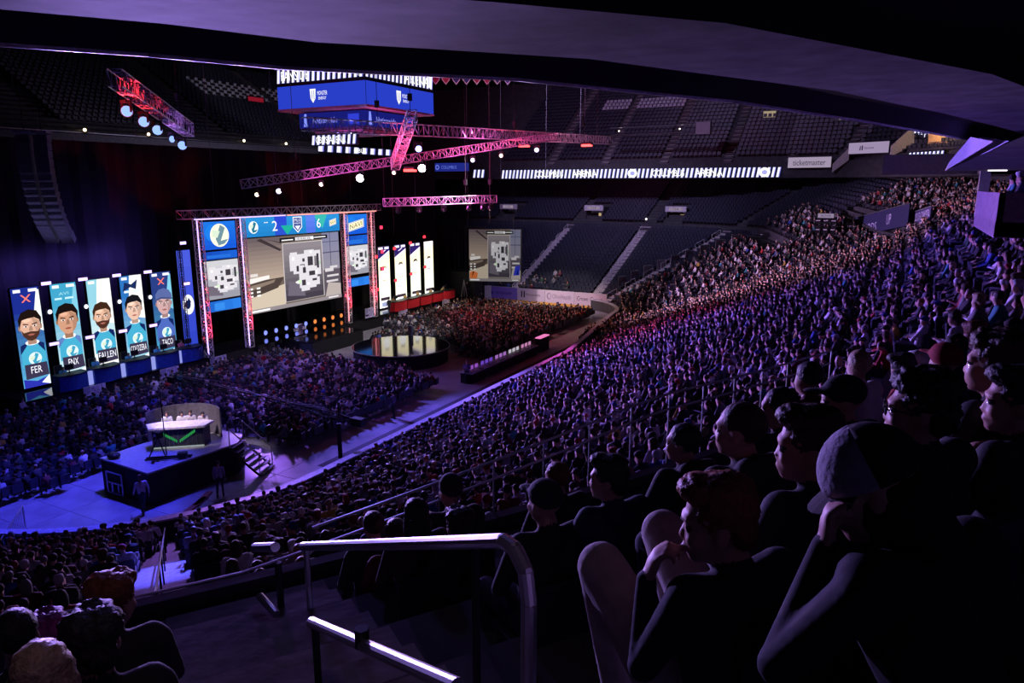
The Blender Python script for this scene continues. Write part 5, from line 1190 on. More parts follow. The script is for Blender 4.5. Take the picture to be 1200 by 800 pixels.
# guard walls in the corner with painted words
def guard(p0, p1, z0a, z0b, h, label, words_, skew=0):
    d = Vector((p1[0] - p0[0], p1[1] - p0[1], 0)); L = d.length; e = empty('guard_wall', (p0[0], p0[1], z0a), label, 'wall panel'); dz = z0b - z0a
    mb = MB(); nrm = d.normalized().cross(Vector((0, 0, 1))); q = [Vector((0, 0, 0)), d + Vector((0, 0, dz)), d + Vector((0, 0, dz + h)), Vector((0, 0, h))]
    mb.add(q + [v - nrm * .12 for v in q], [(0, 1, 2, 3), (7, 6, 5, 4), (3, 2, 6, 7), (0, 3, 7, 4), (1, 5, 6, 2)]); mb.build('panel', mat('navy_panel', (.03, .03, .10), .6), e)
    MB().tube(q[3] + Vector((0, 0, .05)), q[2] + Vector((0, 0, .05)), .045).build('top_rail', STEEL, e)
    A = Art()
    for (t, x0, y0, x1, y1) in words_:
        V, Fs = text_mesh(t); A.k += 1; b = len(A.v)
        for p in V: xx = x0 + (x1 - x0) * p[0]; A.v.append((xx * L, (y0 + (y1 - y0) * p[1]) * h + dz * xx, A.k * .002))
        for f in Fs: A.f.append([b + i for i in f]); A.c.append(lin('c8c4e8'))
    A.build('lettering', PRINT, e, nrm * .015, d); return e
guard(bowl_pt('far_arc', 36, 26.7)[:2], bowl_pt('far_arc', 12, 26.9)[:2], 8.2, 10.4, 2.0, 'sloping navy guard wall with pale words between crowd sections', (('IT ALL ADDS', .14, .1, .55, .52), ('UP', .7, .25, .76, .75)))
guard(bowl_pt('far_arc', 10, 27.2)[:2], bowl_pt('side', 67, 27.6)[:2], 9.9, 10.6, 1.8, 'dark navy guard wall reading SOUTH DAKOTA above the packed rows', (('SOUTH DAKOTA', .02, .5, .95, .92), ('STATE', .3, .08, .8, .42)))
# loudspeaker stack and purple banner in the corner
for n_ in range(3):
    e = empty('barrier_tower', (-8.2 + n_ * .75, 84.4, 6.2), f'dark cage tower of scaffolding by the corner crowd, {ORD[n_ + 1]} of three', 'scaffold', 'corner scaffolds'); mb = MB()
    for dx_ in (0, .55):
        for dy_ in (0, .55): mb.tube((dx_, dy_, 0), (dx_, dy_, 4.6), .035, n=5)
    mb.build('frame', BLACK, e)
    for z in range(5):
        MB().box((.27, .27, .4 + z * .95), (.5, .5, .75)).build('speaker_box', BLACK, e); MB().box((.27, .0, .4 + z * .95), (.4, .02, .1)).build('label_strip', WHITEP, e)
face_at('sign_board', (-9.0, 84.1), (-6.6, 83.6), 6.0, .95, 'small violet glowing banner under the corner scaffolds', simple(2.45, .95, '6a58e0', lambda A, W, H: (A.text('MLG', .5, .45, 1.8, .8, 'd8ccff'), A.text('COLUMBUS', .4, .12, 2.0, .38, 'd8ccff'))), LED)
face_at('sign_board', (-8.0, 84.3), (-6.4, 84.1), 10.7, .45, 'small pale sign on top of the corner scaffolds', simple(1.6, .45, 'b8a4c8', lambda A, W, H: A.text('SECTION', .3, .12, 1.3, .32, '30203c')), LED_DIM)
# metal barrier panels along the empty corner aisle
for n_ in range(9):
    a = 64 - n_ * 2.3; i = 3 + n_ * 1.75; p = bowl_pt('far_arc', a, row_d(i)); z = row_z('far_arc', a, i)
    e = empty('mesh_barrier', (p[0], p[1], z), f'grey mesh barrier panel climbing the corner aisle, {ORD[n_ + 1]} from the bottom', 'barrier', 'corner aisle barriers', R(a)); mb = MB(); mb.path([(0, 0, 0), (0, 0, 1.5), (1.3, 0, 1.5), (1.3, 0, 0)], .035, 5); mb.build('frame', STEEL, e)
    MB().box((.65, 0, .8), (1.24, .02, 1.2)).build('mesh_panel', mat('grey_mesh', (.22, .21, .24), .6), e)
# ------------------------------------------------------------------ rigging in the air
def cable(name, p, top, label, group, r=.018):
    o = MB().tube((0, 0, 0), (0, 0, top - p[2]), r, n=5).build(name, mat('cable_grey', (.16, .15, .17), .5)); o.location = p; return props(o, label, 'cable', group)
PINKT = mat('pale_truss', (.78, .76, .80), .35, .55)
def rig(name, p0, p1, label, w=.55, h=.6, hang=(.15, .85)):
    t = truss(name, p0, p1, label, None, w, h, .035, .55, PINKT, rb=.02)
    a, b = Vector(p0), Vector(p1)
    for f in hang:
        q = (b - a) * f; MB().tube(q + Vector((0, 0, h / 2)), q + Vector((0, 0, 37 - a.z - q.z)), .02, n=5).build('hoist_chain', BLACK, t); MB().box(q + Vector((0, 0, h / 2 + 1.1)), (.22, .22, .45)).build('chain_motor', BLACK, t)
    return t
rig('lighting_truss', (-40.5, 36.4, 14.1), (-26.1, 56.6, 18.0), 'long magenta-lit lighting truss rising across the hall with dazzling white lamps', .5, .6)
rig('lighting_truss', (-31.1, 32.9, 17.5), (-27.5, 73.4, 18.6), 'violet lighting truss running level under the hanging scoreboard', .5, .75)
rig('lighting_truss', (-35.5, 45.7, 12.75), (-29.9, 53.3, 12.95), 'short pink truss hung low in front of the yellow banners', .5, .6, (.72, .95))
rig('lighting_truss', (-33.8, 45.0, 15.5), (-28.1, 39.4, 18.4), 'short steep crimson truss crossing the long lighting truss', .6, .7, (.9,))
rig('lighting_truss', (-31.4, 21.6, 18.7), (-38.6, 31.0, 17.3), 'red-lit sloping truss carrying five big blue lamps', .6, .75)
def tlight(n, loc, target, power, col, ang=60): return spot(n, loc, target, power, col, ang, .7, .15)
tlight('truss_light', (-36, 37, 11.8), (-35.5, 43.5, 15.4), 4680, (1, .12, .65), 75); tlight('truss_light', (-27, 47, 13.5), (-30, 51, 16.8), 3960, (1, .15, .6), 75)
tlight('truss_light', (-34, 36, 13.5), (-30.6, 38.5, 17.6), 2700, (.4, .3, 1), 80); tlight('truss_light', (-25, 58, 14), (-28, 66, 18.3), 2700, (1, .3, .6), 70)
tlight('truss_light', (-31, 45, 10.5), (-32.7, 49.5, 12.8), 2340, (1, .2, .6), 75); tlight('truss_light', (-31.5, 38.2, 14.2), (-31, 42.2, 17), 4680, (1, .06, .2), 75)
tlight('truss_light', (-32, 21, 16.4), (-33.5, 24.3, 18.3), 5400, (1, .03, .05), 60); tlight('truss_light', (-36.5, 26, 15.2), (-37.8, 30, 17.4), 1620, (.5, .2, 1), 70)
def lamp(loc, aim, r_, col, st, label, group, nm='moving_head'):
    e = empty(nm, loc, label, 'stage light', group); q = (Vector(aim) - Vector(loc)).to_track_quat('Z', 'Y')
    b = MB(); b.lathe([(r_ * .55, -r_ * 1.5), (r_ * .9, -r_ * .8), (r_, 0)], n=12); o = b.build('lamp_head', BLACK, e); o.rotation_euler = q.to_euler()
    b = MB(); b.lathe([(r_ * .92, .01), (r_ * .75, .05)], n=12); o = b.build('lens', emis('lens_%.2f_%.2f_%.2f_%.1f' % (*col, st), col, st), e); o.rotation_euler = q.to_euler()
    MB().box((0, 0, r_ * 1.6), (r_ * 1.5, r_ * 1.2, .12)).build('yoke_base', BLACK, e)
    for sx in (-1, 1): MB().box((sx * r_ * 1.12, 0, r_ * .7), (.04, .1, r_ * 1.8)).build('yoke_arm', BLACK, e)
    return e
CAMP = (0, 0, 14)
for n_, (f, r_, st, c, g_) in enumerate(((.04, .16, 3, (1, .75, .6), 'warm'), (.10, .2, 4, (.65, .65, 1), 'pale blue'), (.22, .16, 3, (1, .7, .6), 'warm'), (.335, .30, 14, (.85, .88, 1), 'dazzling white'), (.44, .16, 3, (1, .6, .5), 'warm'), (.53, .32, 16, (.85, .88, 1), 'dazzling white'), (.70, .18, 4, (.6, .6, 1), 'pale blue'), (.80, .17, 3, (1, .7, .6), 'warm'), (.93, .2, 4, (.7, .65, 1), 'pale violet'))):
    p = Vector((-40.5, 36.4, 14.1)).lerp(Vector((-26.1, 56.6, 18.0)), f) + Vector((.1, -.1, -.85)); lamp(p, CAMP if st > 10 else (p.x + 8, p.y - 10, p.z - 3), r_, c, st, f'{g_} lamp under the long magenta truss, {ordinal(n_ + 1)} along', 'lamps of the long truss')
for n_, (p, c, lb) in enumerate((((-28.9, 56.6, 17.3), (1, .05, .06), 'where the long truss meets the level truss'), ((-24.6, 60, 17.4), (1, .05, .06), 'near the far end of the level truss'), ((-31.9, 44.3, 15.1), (1, .05, .06), 'below the crossing of the crimson truss'))):
    e = empty('strobe_bar', p, f'glowing red strobe block hung {lb}', 'stage light', 'red strobes on the rig'); MB().box((0, 0, .15), (.9, .4, .2)).build('housing', BLACK, e); MB().box((0, -.05, 0), (.85, .42, .18)).build('lens', emis('red_lens', (1, .06, .06), 5), e)
    d = bpy.data.lights.new('red_glow', 'POINT'); d.energy = 120; d.color = (1, .03, .05); d.shadow_soft_size = .3; l = bpy.data.objects.new('red_glow', d); COL.objects.link(l); l.location = (p[0] + .2, p[1] - .5, p[2] - .4)
o = lamp((-31.2, 44.4, 16.6), (-20, 30, 8), .26, (.35, .4, 1), 5, 'round blue lamp glowing between the crimson truss and the level truss', None)
for n_, f in enumerate((.16, .36, .54, .76, .93)):
    p = Vector((-31.4, 21.6, 18.7)).lerp(Vector((-38.6, 31.0, 17.3)), f) + Vector((-.1, -.2, -1.05)); lamp(p, CAMP if n_ != 3 else (-30, 5, 16), .27 if n_ != 3 else .2, (.26, .42, 1), 1.5, f'big blue lamp, {ORD[n_ + 1]} down the sloping red truss', 'blue lamps of the sloping truss')
for n_, f in enumerate((.12, .30, .52, .75, .88, .95)):
    p = Vector((-35.5, 45.7, 12.75)).lerp(Vector((-29.9, 53.3, 12.95)), f) + Vector((0, 0, -.75)); lamp(p, (p.x - 3, p.y + 4, p.z - 6), .2, (.5, .45, .9), .7, f'unlit moving head under the short pink truss, {ORD[n_ + 1]} along', 'moving heads of the short truss')
# ---- centre-hung scoreboard
sb = empty('scoreboard', (-37.05, 45.0, 19.45), 'big square centre-hung scoreboard with blue band and white striped crown', 'scoreboard'); hw = 4.05
def crown(words_):
    A = ribbon_art(2 * hw, 1.0, 17, words_, 'f0ecff', .1); return A
def band(n_):
    A = Art(); A.rect(0, 0, 2 * hw, 1.55, '2438b4'); x = (3.1, 3.4)[n_]
    A.poly([(x, 1.25), (x + .55, 1.25), (x + .5, .6), (x + .27, .3), (x + .05, .6)], 'f0f0e8')
    for k in range(2): A.rect(x + .15 + k * .2, .55, x + .2 + k * .2, 1.15, '2438b4')
    A.text('MONSTER', x + .7, .8, x + 1.6, 1.08, 'f4f4ff'); A.text('ENERGY', x + .78, .5, x + 1.5, .7, 'f4f4ff'); return A
MB().box((0, 0, 1.6), (2 * hw - .1, 2 * hw - .1, 3.1)).build('body', BLACK, sb)
for n_, (o0, xd) in enumerate((((-hw, -hw - .02, 0), (1, 0, 0)), ((hw + .02, -hw, 0), (0, 1, 0)), ((hw, hw + .02, 0), (-1, 0, 0)), ((-hw - .02, hw, 0), (0, -1, 0)))):
    band(n_ % 2).build('blue_band', LED, sb, o0, xd); crown((('FANSIDE', .06, .38),) if n_ == 0 else (('ARENA', .55, .92),) if n_ == 1 else ()).build('striped_crown', LED, sb, (o0[0], o0[1], 1.75), xd)
    A = Art(); A.ell(0, 0, .4, .45, 'f4f4ff', 12); A.build('crest', LED, sb, Vector((o0[0], o0[1], 2.3)) + Vector(xd) * (2 * hw - .5), xd)
MB().box((0, 0, -.08), (2 * hw + .1, 2 * hw + .1, .14)).build('bottom_frame', GREYTRIM, sb)
lowr = MB(); lowr.box((0, 0, -.8), (6.0, 6.0, 1.2)); lowr.build('lower_ring', mat('navy_ring', (.02, .025, .09), .5), sb)
for o0, xd in (((-3.05, -3.05, -1.3), (1, 0, 0)), ((3.05, -3.05, -1.3), (0, 1, 0))):
    A = Art(); A.rect(0, 0, 6.1, 1.05, '14186a'); A.poly([(.4, .1), (.8, .1), (.7, 1), (.5, 1)], '7a88f0'); A.text('Nationwide', 1.3, .3, 3.6, .7, '8c90f4'); A.rect(4.6, .15, 5.6, .85, '2c38c0'); A.build('ring_face', LED, sb, o0, xd)
MB().box((0, 0, -1.55), (4.6, 4.6, .2)).build('under_plate', GREYTRIM, sb)
A = ribbon_art(4.4, .75, 9, (('CBUS ARENA', .1, .75),)); A.build('under_strip', LED, sb, (-2.6, -2.4, -2.5), (1, 0, 0)); MB().box((-.4, -2.34, -2.12), (4.5, .1, .85)).build('under_box', BLACK, sb)
for sx in (-1, 1):
    for sy in (-1, 1): MB().tube((sx * 3.5, sy * 3.5, 3.1), (sx * 3.5, sy * 3.5, 20), .03).build('hanger', BLACK, sb)
# ---- pennants, cables, catwalk
for n_ in range(8):
    c, w2 = ((.35, .02, .06), 'red') if n_ in (0, 1, 4) else (((.02, .03, .16), 'navy') if n_ != 5 else ((.30, .02, .06), 'red'))
    e = empty('pennant', (-44.1 + n_ * .94, 66.1 + n_ * .5, 25.2), f'{w2} pennant banner with white border, {ORD[n_ + 1]} along the row beside the scoreboard', 'pennant', 'championship pennants', R(28))
    def pen(s, z, m_, nm): 
        mb = MB(); h2, wv = .75 * s, .42 * s; q = [(-wv, 0, h2), (wv, 0, h2), (wv, 0, -h2 * .6), (0, 0, -h2 * 1.3), (-wv, 0, -h2 * .6)]; mb.add([(x, y - z, zz) for x, y, zz in q] + [(x, y - z + .03, zz) for x, y, zz in q], [(0, 1, 2, 3, 4), (9, 8, 7, 6, 5)] + [(i, i + 5, (i + 1) % 5 + 5, (i + 1) % 5) for i in range(5)]); mb.build(nm, m_, e)
    pen(1, 0, WHITEP, 'border'); pen(.86, .035, mat('pennant_' + w2, c, .8), 'field'); MB().tube((0, 0, .7), (0, 0, 12), .012, n=4).build('cord', BLACK, e)
spot('pennant_light', (-36, 58, 22), (-41, 68, 25.2), 900, (1, .9, 1), 40)
for n_, (x, y, z0) in enumerate(((-60, 33, 18.5), (-64, 44, 18.5), (-52, 30, 17.5), (-52, 37, 17.5), (-50, 42, 12.5), (-48, 47, 12.5), (-50, 52, 12.5), (-47.5, 56, 12.5), (-45, 58, 12.3), (-47, 62, 9), (-47, 66, 9), (-44, 72, 9.5), (-40, 70, 10), (-43, 78, 15), (-38, 80, 16), (-32, 76, 18.5), (-29, 70, 18.6), (-24.5, 62, 17.8))):
    cable('rigging_cable', (x, y, z0), 38, f'thin rigging cable hanging from the dark roof, {ordinal(n_ + 1)} from the west end', 'rigging cables')
cw = empty('catwalk', (-36, 95.8, 20.6), 'thin hanging catwalk beam with a boxed end in front of the upper deck', 'catwalk')
for z in (0, 1.0): MB().tube((0, 0, z), (12, 0, z + .1), .05).build('rail', STEEL, cw)
MB().box((6, 0, .1), (12, .5, .12)).build('walkway', BLACK, cw); MB().box((12.6, 0, .55), (1.8, .9, 1.5)).build('end_box', GREYTRIM, cw)
for x in (1.4, 9.6): MB().ball((x, -.3, .55), .1, 8, 6).build('lamp', emis('catwalk_lamp', (1, .9, .8), 4), cw)
for x in (.3, 6, 12): MB().tube((x, 0, 1), (x, 0, 17), .02, n=5).build('hanger', BLACK, cw)
# ---- line array loudspeaker: two curved columns of boxes
LA = mat('array_box', (.10, .095, .12), .45)
for c_ in range(2):
    e = empty('line_array', (-38.9 + c_ * .75, 21.6 + c_ * .42, 10.6), f'tall curved hanging loudspeaker array, {"outer" if c_ == 0 else "inner"} column of the pair', 'loudspeaker', 'line arrays', R(40)); x = 0; z = 5.7; a = -8
    MB().box((0, 0, 6.0), (.7, .8, .12)).build('fly_bar', GREYTRIM, e); MB().tube((0, 0, 6.0), (0, 0, 28), .02).build('chain', BLACK, e)
    for k in range(15):
        bb_ = MB(); bb_.box((0, 0, 0), (.62, .6, .37)); 
        for zz in (-.12, 0, .12): bb_.box((0, -.31, zz), (.56, .03, .04))
        o = bb_.build('speaker_box', LA, e); o.location = (0, x, z); o.rotation_euler = (R(-a), 0, 0)
        z -= .39 * math.cos(R(a)); x += .39 * math.sin(R(a)) * 1.0; a += 3.9 if k < 9 else 5.5
spot('array_light', (-37.2, 19.4, 9.2), (-38.5, 21.4, 11.6), 420, (.45, .4, 1), 50)
for n_, (x, y, z) in enumerate(((-72.35, 46, 19.42), (-72.35, 53, 19.42), (-72.35, 66, 19.42), (-72.35, 73, 19.42))):
    o = MB().ball((0, 0, 0), .16, 8, 6).build('deck_lamp', emis('deck_lamp_glow', (1, .75, .45), 4)); o.location = (x, y, z); MB().box((0, 0, -.25), (.9, .3, .12)).build('bracket', GREYTRIM, o); props(o, f'small warm work lamp over the west fascia, {ORD[n_ + 1]} from the loudspeaker array', 'lamp', 'warm work lamps')
e = empty('exit_sign', (-70.5, 66.5, 24.2), 'small dark red exit light high on the west deck', 'sign'); MB().box((0, 0, 0), (.2, 2.6, .7)).build('housing', BLACK, e); A = Art(); A.rect(0, 0, 2.4, .5, '701020'); A.build('lit_face', LED, e, (.12, -1.2, -.25), (0, 1, 0))
# ------------------------------------------------------------------ near rows: guard wall, handrails, foreground people
g_ = MB(); rails = [MB(), MB()]; prev = None; posts = []
gsam = [('near_arc', a) for a in np.linspace(-36.9, -21, 18)]
for (kd, t) in gsam:
    dzr = max(0, min(1, (t + 34) / 7)) * .62
    p = bowl_pt(kd, t, 27.35); q = bowl_pt(kd, t, 27.47); b = len(g_.v); g_.v += [(p[0], p[1], 8.9), (p[0], p[1], 10.93), (q[0], q[1], 10.93), (q[0], q[1], 8.9)]
    if prev is not None:
        for j in range(4): g_.f.append([b - 4 + j, b - 4 + (j + 1) % 4, b + (j + 1) % 4, b + j]); g_.m.append(0)
        for k, z in enumerate((10.95, 11.13)):
            if k == 0 or t > -33: rails[k].tube((prev[0], prev[1], z + prevz), (p[0], p[1], z + dzr), .013, n=6)
        posts.append((p[0], p[1], dzr)) if t > -33 else None
    prev = p; prevz = dzr
gw = structure(g_.build('wall_guard', CONC_D))
e = empty('guard_rail', (0, 0, 0), 'long thin double steel rail along the guard wall above the lower bowl', 'railing')
for m_ in rails: m_.build('rail', STEEL, e)
b_ = MB(); b_.tube((0, 0, 10.3), (0, 0, 11.13), .009, n=5); PM = b_.mesh('post', STEEL)
for p in posts: link('post', PM, e, (p[0], p[1], p[2]))
def polar(d, ang): return (CN[0] + (RAD + d) * math.cos(R(ang)), CN[1] + (RAD + d) * math.sin(R(ang)))
# aisle steps beside the camera and the lit steps below
fs_ = empty('aisle_stairs', (*polar(30, -34.1), 0), 'dim foreground aisle steps leading down beside the handrail', 'stairs'); o0 = fs_.location.copy()
b_ = MB(); b_.box((0, 0, 0), (1.15, .425, .16)); NSTEP = b_.mesh('step', mat('worn_concrete_step', (.16, .14, .14), .8, var=.3, scale=5, bump=.4)); b_ = MB(); b_.box((0, -.2, .085), (1.15, .03, .012)); NOSE = b_.mesh('nosing', STEEL)
for i in range(32, 39):
    for s in range(2):
        x, y = polar(row_d(i) - .3 + .425 * s, -34.1); o = link('step', NSTEP, fs_); o.location = (x - o0.x, y - o0.y, z_near(i) + .145 * s - .06); o.rotation_euler = (0, 0, R(-34.1 + 90))
ls_ = empty('aisle_stairs', (*polar(16, -35.4), 0), 'blue-lit aisle steps running down between lower blocks to the floor', 'stairs'); o1 = ls_.location.copy()
b_ = MB(); b_.box((0, 0, 0), (1.3, .40, .14)); LSTEP = b_.mesh('step', mat('pale_aisle_step', (.42, .40, .42), .6, var=.2))
for i in range(6, 29):
    for s in range(2):
        x, y = polar(row_d(i) - .3 + .425 * s, -35.4); o = link('step', LSTEP, ls_); o.location = (x - o1.x, y - o1.y, z_near(i) + .134 * s - .05); o.rotation_euler = (0, 0, R(-35.4 + 90))
pr = MB(); pts = []
for i in range(6, 26): x, y = polar(row_d(i), -35.4); pts.append((x - o1.x, y - o1.y, z_near(i) + .9))
pr.path(pts, .025, 6)
for k in range(0, len(pts), 3): pr.tube((pts[k][0], pts[k][1], pts[k][2] - .95), pts[k], .02, n=5)
pr.build('handrail', BLACK, ls_)
for n_, (a0, a1, d_) in enumerate(((-40, -37, 13), (-33.8, -29, 15.2), (-33.8, -24, 19))):
    mb = MB(); pz = z_near(int((d_ - 1) / .85)); P_ = [(*polar(d_, a), pz + .8) for a in np.linspace(a0, a1, 6)]; mb.path(P_, .022, 6)
    for q in P_[::2]: mb.tube((q[0], q[1], pz - .1), q, .02, n=5)
    o = mb.build('row_rail', STEEL); props(o, f'thin steel rail among the lower rows, {("on the far side of the lit steps", "first beyond the lit steps", "second beyond the lit steps")[n_]}', 'railing')
# foreground handrails
hr = empty('handrail', (-1.09, 2.19, 11.4), 'blue-lit steel handrail bending down beside the aisle steps', 'handrail')
def rel(p): return Vector(p) - Vector((-1.09, 2.19, 11.4))
pts = [(-3.43, 3.38, 11.57), (-1.36, 2.32, 12.60), (-1.24, 2.26, 12.66), (-1.17, 2.225, 12.66), (-1.11, 2.195, 12.60), (-1.09, 2.185, 12.48), (-1.09, 2.18, 11.35)]
mb = MB(); mb.path([rel(p) for p in pts], .031, 12); mb.build('rail', STEEL, hr)
MB().tube(rel((-3.38, 3.36, 11.58)), rel((-3.38, 3.36, 10.7)), .022).build('post', STEEL, hr); MB().tube(rel((-1.42, 2.35, 12.58)), rel((-1.42, 2.35, 11.4)), .02).build('post', BLACK, hr)
h2 = empty('handrail', (-1.2, 1.7, 11.5), 'lower slanting blue-lit handrail on thin dark posts over the dim steps', 'handrail'); rl = lambda p: Vector(p) - Vector((-1.2, 1.7, 11.5))
mb = MB(); mb.path([rl((-1.02, 1.58, 12.56)), rl((-2.33, 2.32, 11.94))], .026, 12); mb.build('rail', STEEL, h2)
for p in ((-2.28, 2.29, 11.95), (-1.1, 1.63, 12.5)): MB().tube(rl(p), rl((p[0], p[1], p[2] - .95)), .018).build('post', BLACK, h2)
MB().tube(rl((-1.72, 1.975, 12.22)), rl((-1.72, 1.975, 12.3)), .03).build('bracket', BLACK, h2)
h3 = empty('handrail', (-3.6, 3.4, 10.6), 'short dark handrail stub with lit end caps by the guard wall', 'handrail'); r3 = lambda p: Vector(p) - Vector((-3.6, 3.4, 10.6))
mb = MB(); mb.tube(r3((-4.17, 3.61, 11.27)), r3((-3.74, 3.42, 11.47)), .035, n=10); mb.build('rail', STEEL, h3)
mb = MB(); mb.tube(r3((-3.80, 3.30, 11.13)), r3((-3.56, 3.22, 11.10)), .028, n=10); mb.build('lower_rail', STEEL, h3); MB().tube(r3((-3.66, 3.36, 11.40)), r3((-3.66, 3.36, 10.4)), .025).build('post', BLACK, h3)
spot('rail_light', (-9, 9, 15.6), (-2, 2.6, 12.2), 260, (.25, .2, 1), 40)

# ---- foreground people, each with its own pose
RZ0 = R(55)   # faces down the slope towards the floor
def hero(head, label, P, style, hcol, top=(.012, .012, .014), yaw=0, mats=None, voxel=.012, target=None, hair_vox=.010, seat=True, group=None):
    P = dict(P); P['detail'] = True
    me, HM = person_mesh('person_near', P, voxel, target, mats)
    rz = RZ0 + R(yaw); hc = HM.translation
    off = Matrix.Rotation(rz, 3, 'Z') @ hc
    loc = (head[0] - off.x, head[1] - off.y, head[2] - off.z)
    o = link('person', me, None, loc, rz); o.color = (*top, 1); props(o, label, 'person', group)
    if style:
        hm = hair_mesh(style, hair_vox); 
        hm.materials.clear(); hm.materials.append(HAIR_M[hcol] if hcol in HAIR_M and style not in ('cap', 'cap_back', 'beanie', 'hood') else mat('hat_' + hcol, {'black': (.012, .012, .014), 'grey': (.36, .36, .40), 'white': (.6, .58, .62), 'dark': (.03, .03, .035)}[hcol], .85, scale=50, bump=.2))
        h = link({'cap': 'cap', 'cap_back': 'cap', 'beanie': 'beanie', 'hood': 'hood'}.get(style, 'hair'), hm, o); h.matrix_local = HM
    if seat: put_seat(loc[0], loc[1], loc[2], rz, 'dark seat under the ' + ' '.join(label.replace(',', '').split()[:12]), None)
    return o, HM
LIGHTT = [TOP, SKIN, TAN, SHOE, EYE]
# man with ginger quiff, knees drawn up, hand at his chin
g1, HMg = hero((-.374, 1.92, 13.085), 'man with ginger quiff and pale trousers, knees up, hand at his chin', dict(lean=12, yaw=52, pitch=6, legr=1.25, knees=[(-.17, .50, .88), (.16, .60, .88)], ankles=[(-.10, .46, .36), (.24, .52, .40)],
     arms=[((-.24, .18, .75), (-.205, .225, .985)), ((.27, .16, .70), (.20, .38, .60))], hands={0: ((.3, -.12, .9), (.8, -.5, .0), 60, -1)}, fine=True), 'swept', 'ginger', (.014, .015, .022), 0, LIGHTT, .0085)
# man in the two-tone cap, fist against his mouth
g2, HMc = hero((.0, 1.65, 13.37), 'man in a grey and black cap leaning forward, fist at his mouth', dict(lean=32, yaw=40, pitch=22, arms=[((-.26, .36, .68), (-.165, .345, .945)), ((.26, .30, .66), (.15, .46, .62))], hands={0: ((.15, .08, .95), (.6, -.7, -.1), 78, -1)}, fine=True), None, 'grey', (.010, .010, .012), 0, None, .0085)
capm = MB()
n = 20; m_ = 8; prof = [(math.sin(math.pi / 2 * j / m_), math.cos(math.pi / 2 * j / m_)) for j in range(m_ + 1)]
def dome(mb, a0, a1, nseg, rx=.089, ry=.108, rz_=.112):
    vv = []; fs = []
    for j, (s, c) in enumerate(prof):
        for i in range(nseg + 1):
            a = a0 + (a1 - a0) * i / nseg; vv.append((rx * s * math.cos(a), ry * s * math.sin(a), rz_ * c))
    w1 = nseg + 1
    for j in range(m_):
        for i in range(nseg): fs.append((j * w1 + i, j * w1 + i + 1, (j + 1) * w1 + i + 1, (j + 1) * w1 + i))
    mb.add(vv, fs)
cp1 = empty('cap', (0, 0, 0)); cp1.parent = g2; cp1.matrix_local = HMc @ Matrix.Translation((0, -.008, .025)) @ Matrix.Rotation(R(-8), 4, 'X')
for nm, a0, a1, m2 in (('front_panel', R(-5), R(185), mat('grey_cap_mesh', (.30, .29, .34), .85, scale=50, bump=.3)), ('back_panel', R(185), R(355), mat('black_cap_cloth', (.008, .008, .009), .9))):
    mb = MB(); dome(mb, a0, a1, 14); o = mb.build(nm, m2, cp1, True); s = o.modifiers.new('t', 'SOLIDIFY'); s.thickness = .004
mb = MB()
for i in range(10):
    a = math.pi * (.12 + .76 * i / 9); mb.v += [(.087 * math.cos(a), .106 * math.sin(a), .0), (.098 * math.cos(a), .106 * math.sin(a) + .05 * math.sin(a) ** .5, -.022)]
for i in range(9): mb.f.append([2 * i, 2 * i + 1, 2 * i + 3, 2 * i + 2]); mb.m.append(0)
o = mb.build('visor', mat('black_cap_cloth', (.008, .008, .009), .9), cp1); s = o.modifiers.new('t', 'SOLIDIFY'); s.thickness = .006
for k in range(5):
    a = R(20 + 35 * k); mb = MB(); mb.path([(.090 * s_ * math.cos(a), .109 * s_ * math.sin(a), .113 * c_) for s_, c_ in prof], .0015, 4); mb.build('seam', mat('cap_seam', (.16, .15, .18), .9), cp1)
hb = hair_mesh('hood', .014); hb.materials.append(mat('black_cap_cloth', (.008, .008, .009), .9)); h = link('hood', hb, g2); h.matrix_local = HMc @ Matrix.Translation((0, -.012, -.075)) @ Matrix.Scale(.92, 4)
g3, _ = hero((-.2, 2.43, 13.17), 'clean-shaven man in profile with short brown hair and dark jacket, behind the ginger-haired man', dict(lean=2, yaw=46, pitch=2), 'swept', 'brown', (.018, .02, .03))
g4, HM4 = hero((.11, 2.71, 13.26), 'man in dark-rimmed glasses with black hair, beyond the two-tone cap', dict(lean=2, yaw=40, pitch=-2), 'bushy', 'black', (.012, .012, .014))
gl = MB()
for sx in (-1, 1):
    P_ = [(sx * .031 + .024 * math.cos(R(a)), .100, -.002 + .018 * math.sin(R(a))) for a in range(0, 361, 40)]; gl.path(P_, .003, 5); gl.tube((sx * .055, .098, .004), (sx * .078, .0, .004), .003, n=5)
gl.tube((-.008, .102, .002), (.008, .102, .002), .003, n=5); o = gl.build('glasses', mat('dark_frame', (.01, .01, .01), .25), g4); o.matrix_local = HM4
g5, _ = hero((.43, 3.14, 13.22), 'young fan with long dark hair and yellow wristband, hand raised in front', dict(lean=6, yaw=42, arms=[(None, None), ((.24, .12, .88), (-.02, .15, .99))], hands={1: ((-1, .2, .05), (0, -.5, -.8), 50, 1)}, fine=True, bare=True), 'swept', 'black', (.02, .02, .022), 0, None, .010)
E_ = MB(); E_.lathe([(.040, -.012), (.040, .012)], n=14, cap=False); o = E_.build('wristband', mat('yellow_band', (.75, .6, .08), .5), g5); o.location = (.012, .149, .977); o.rotation_euler = (0, R(90), 0)
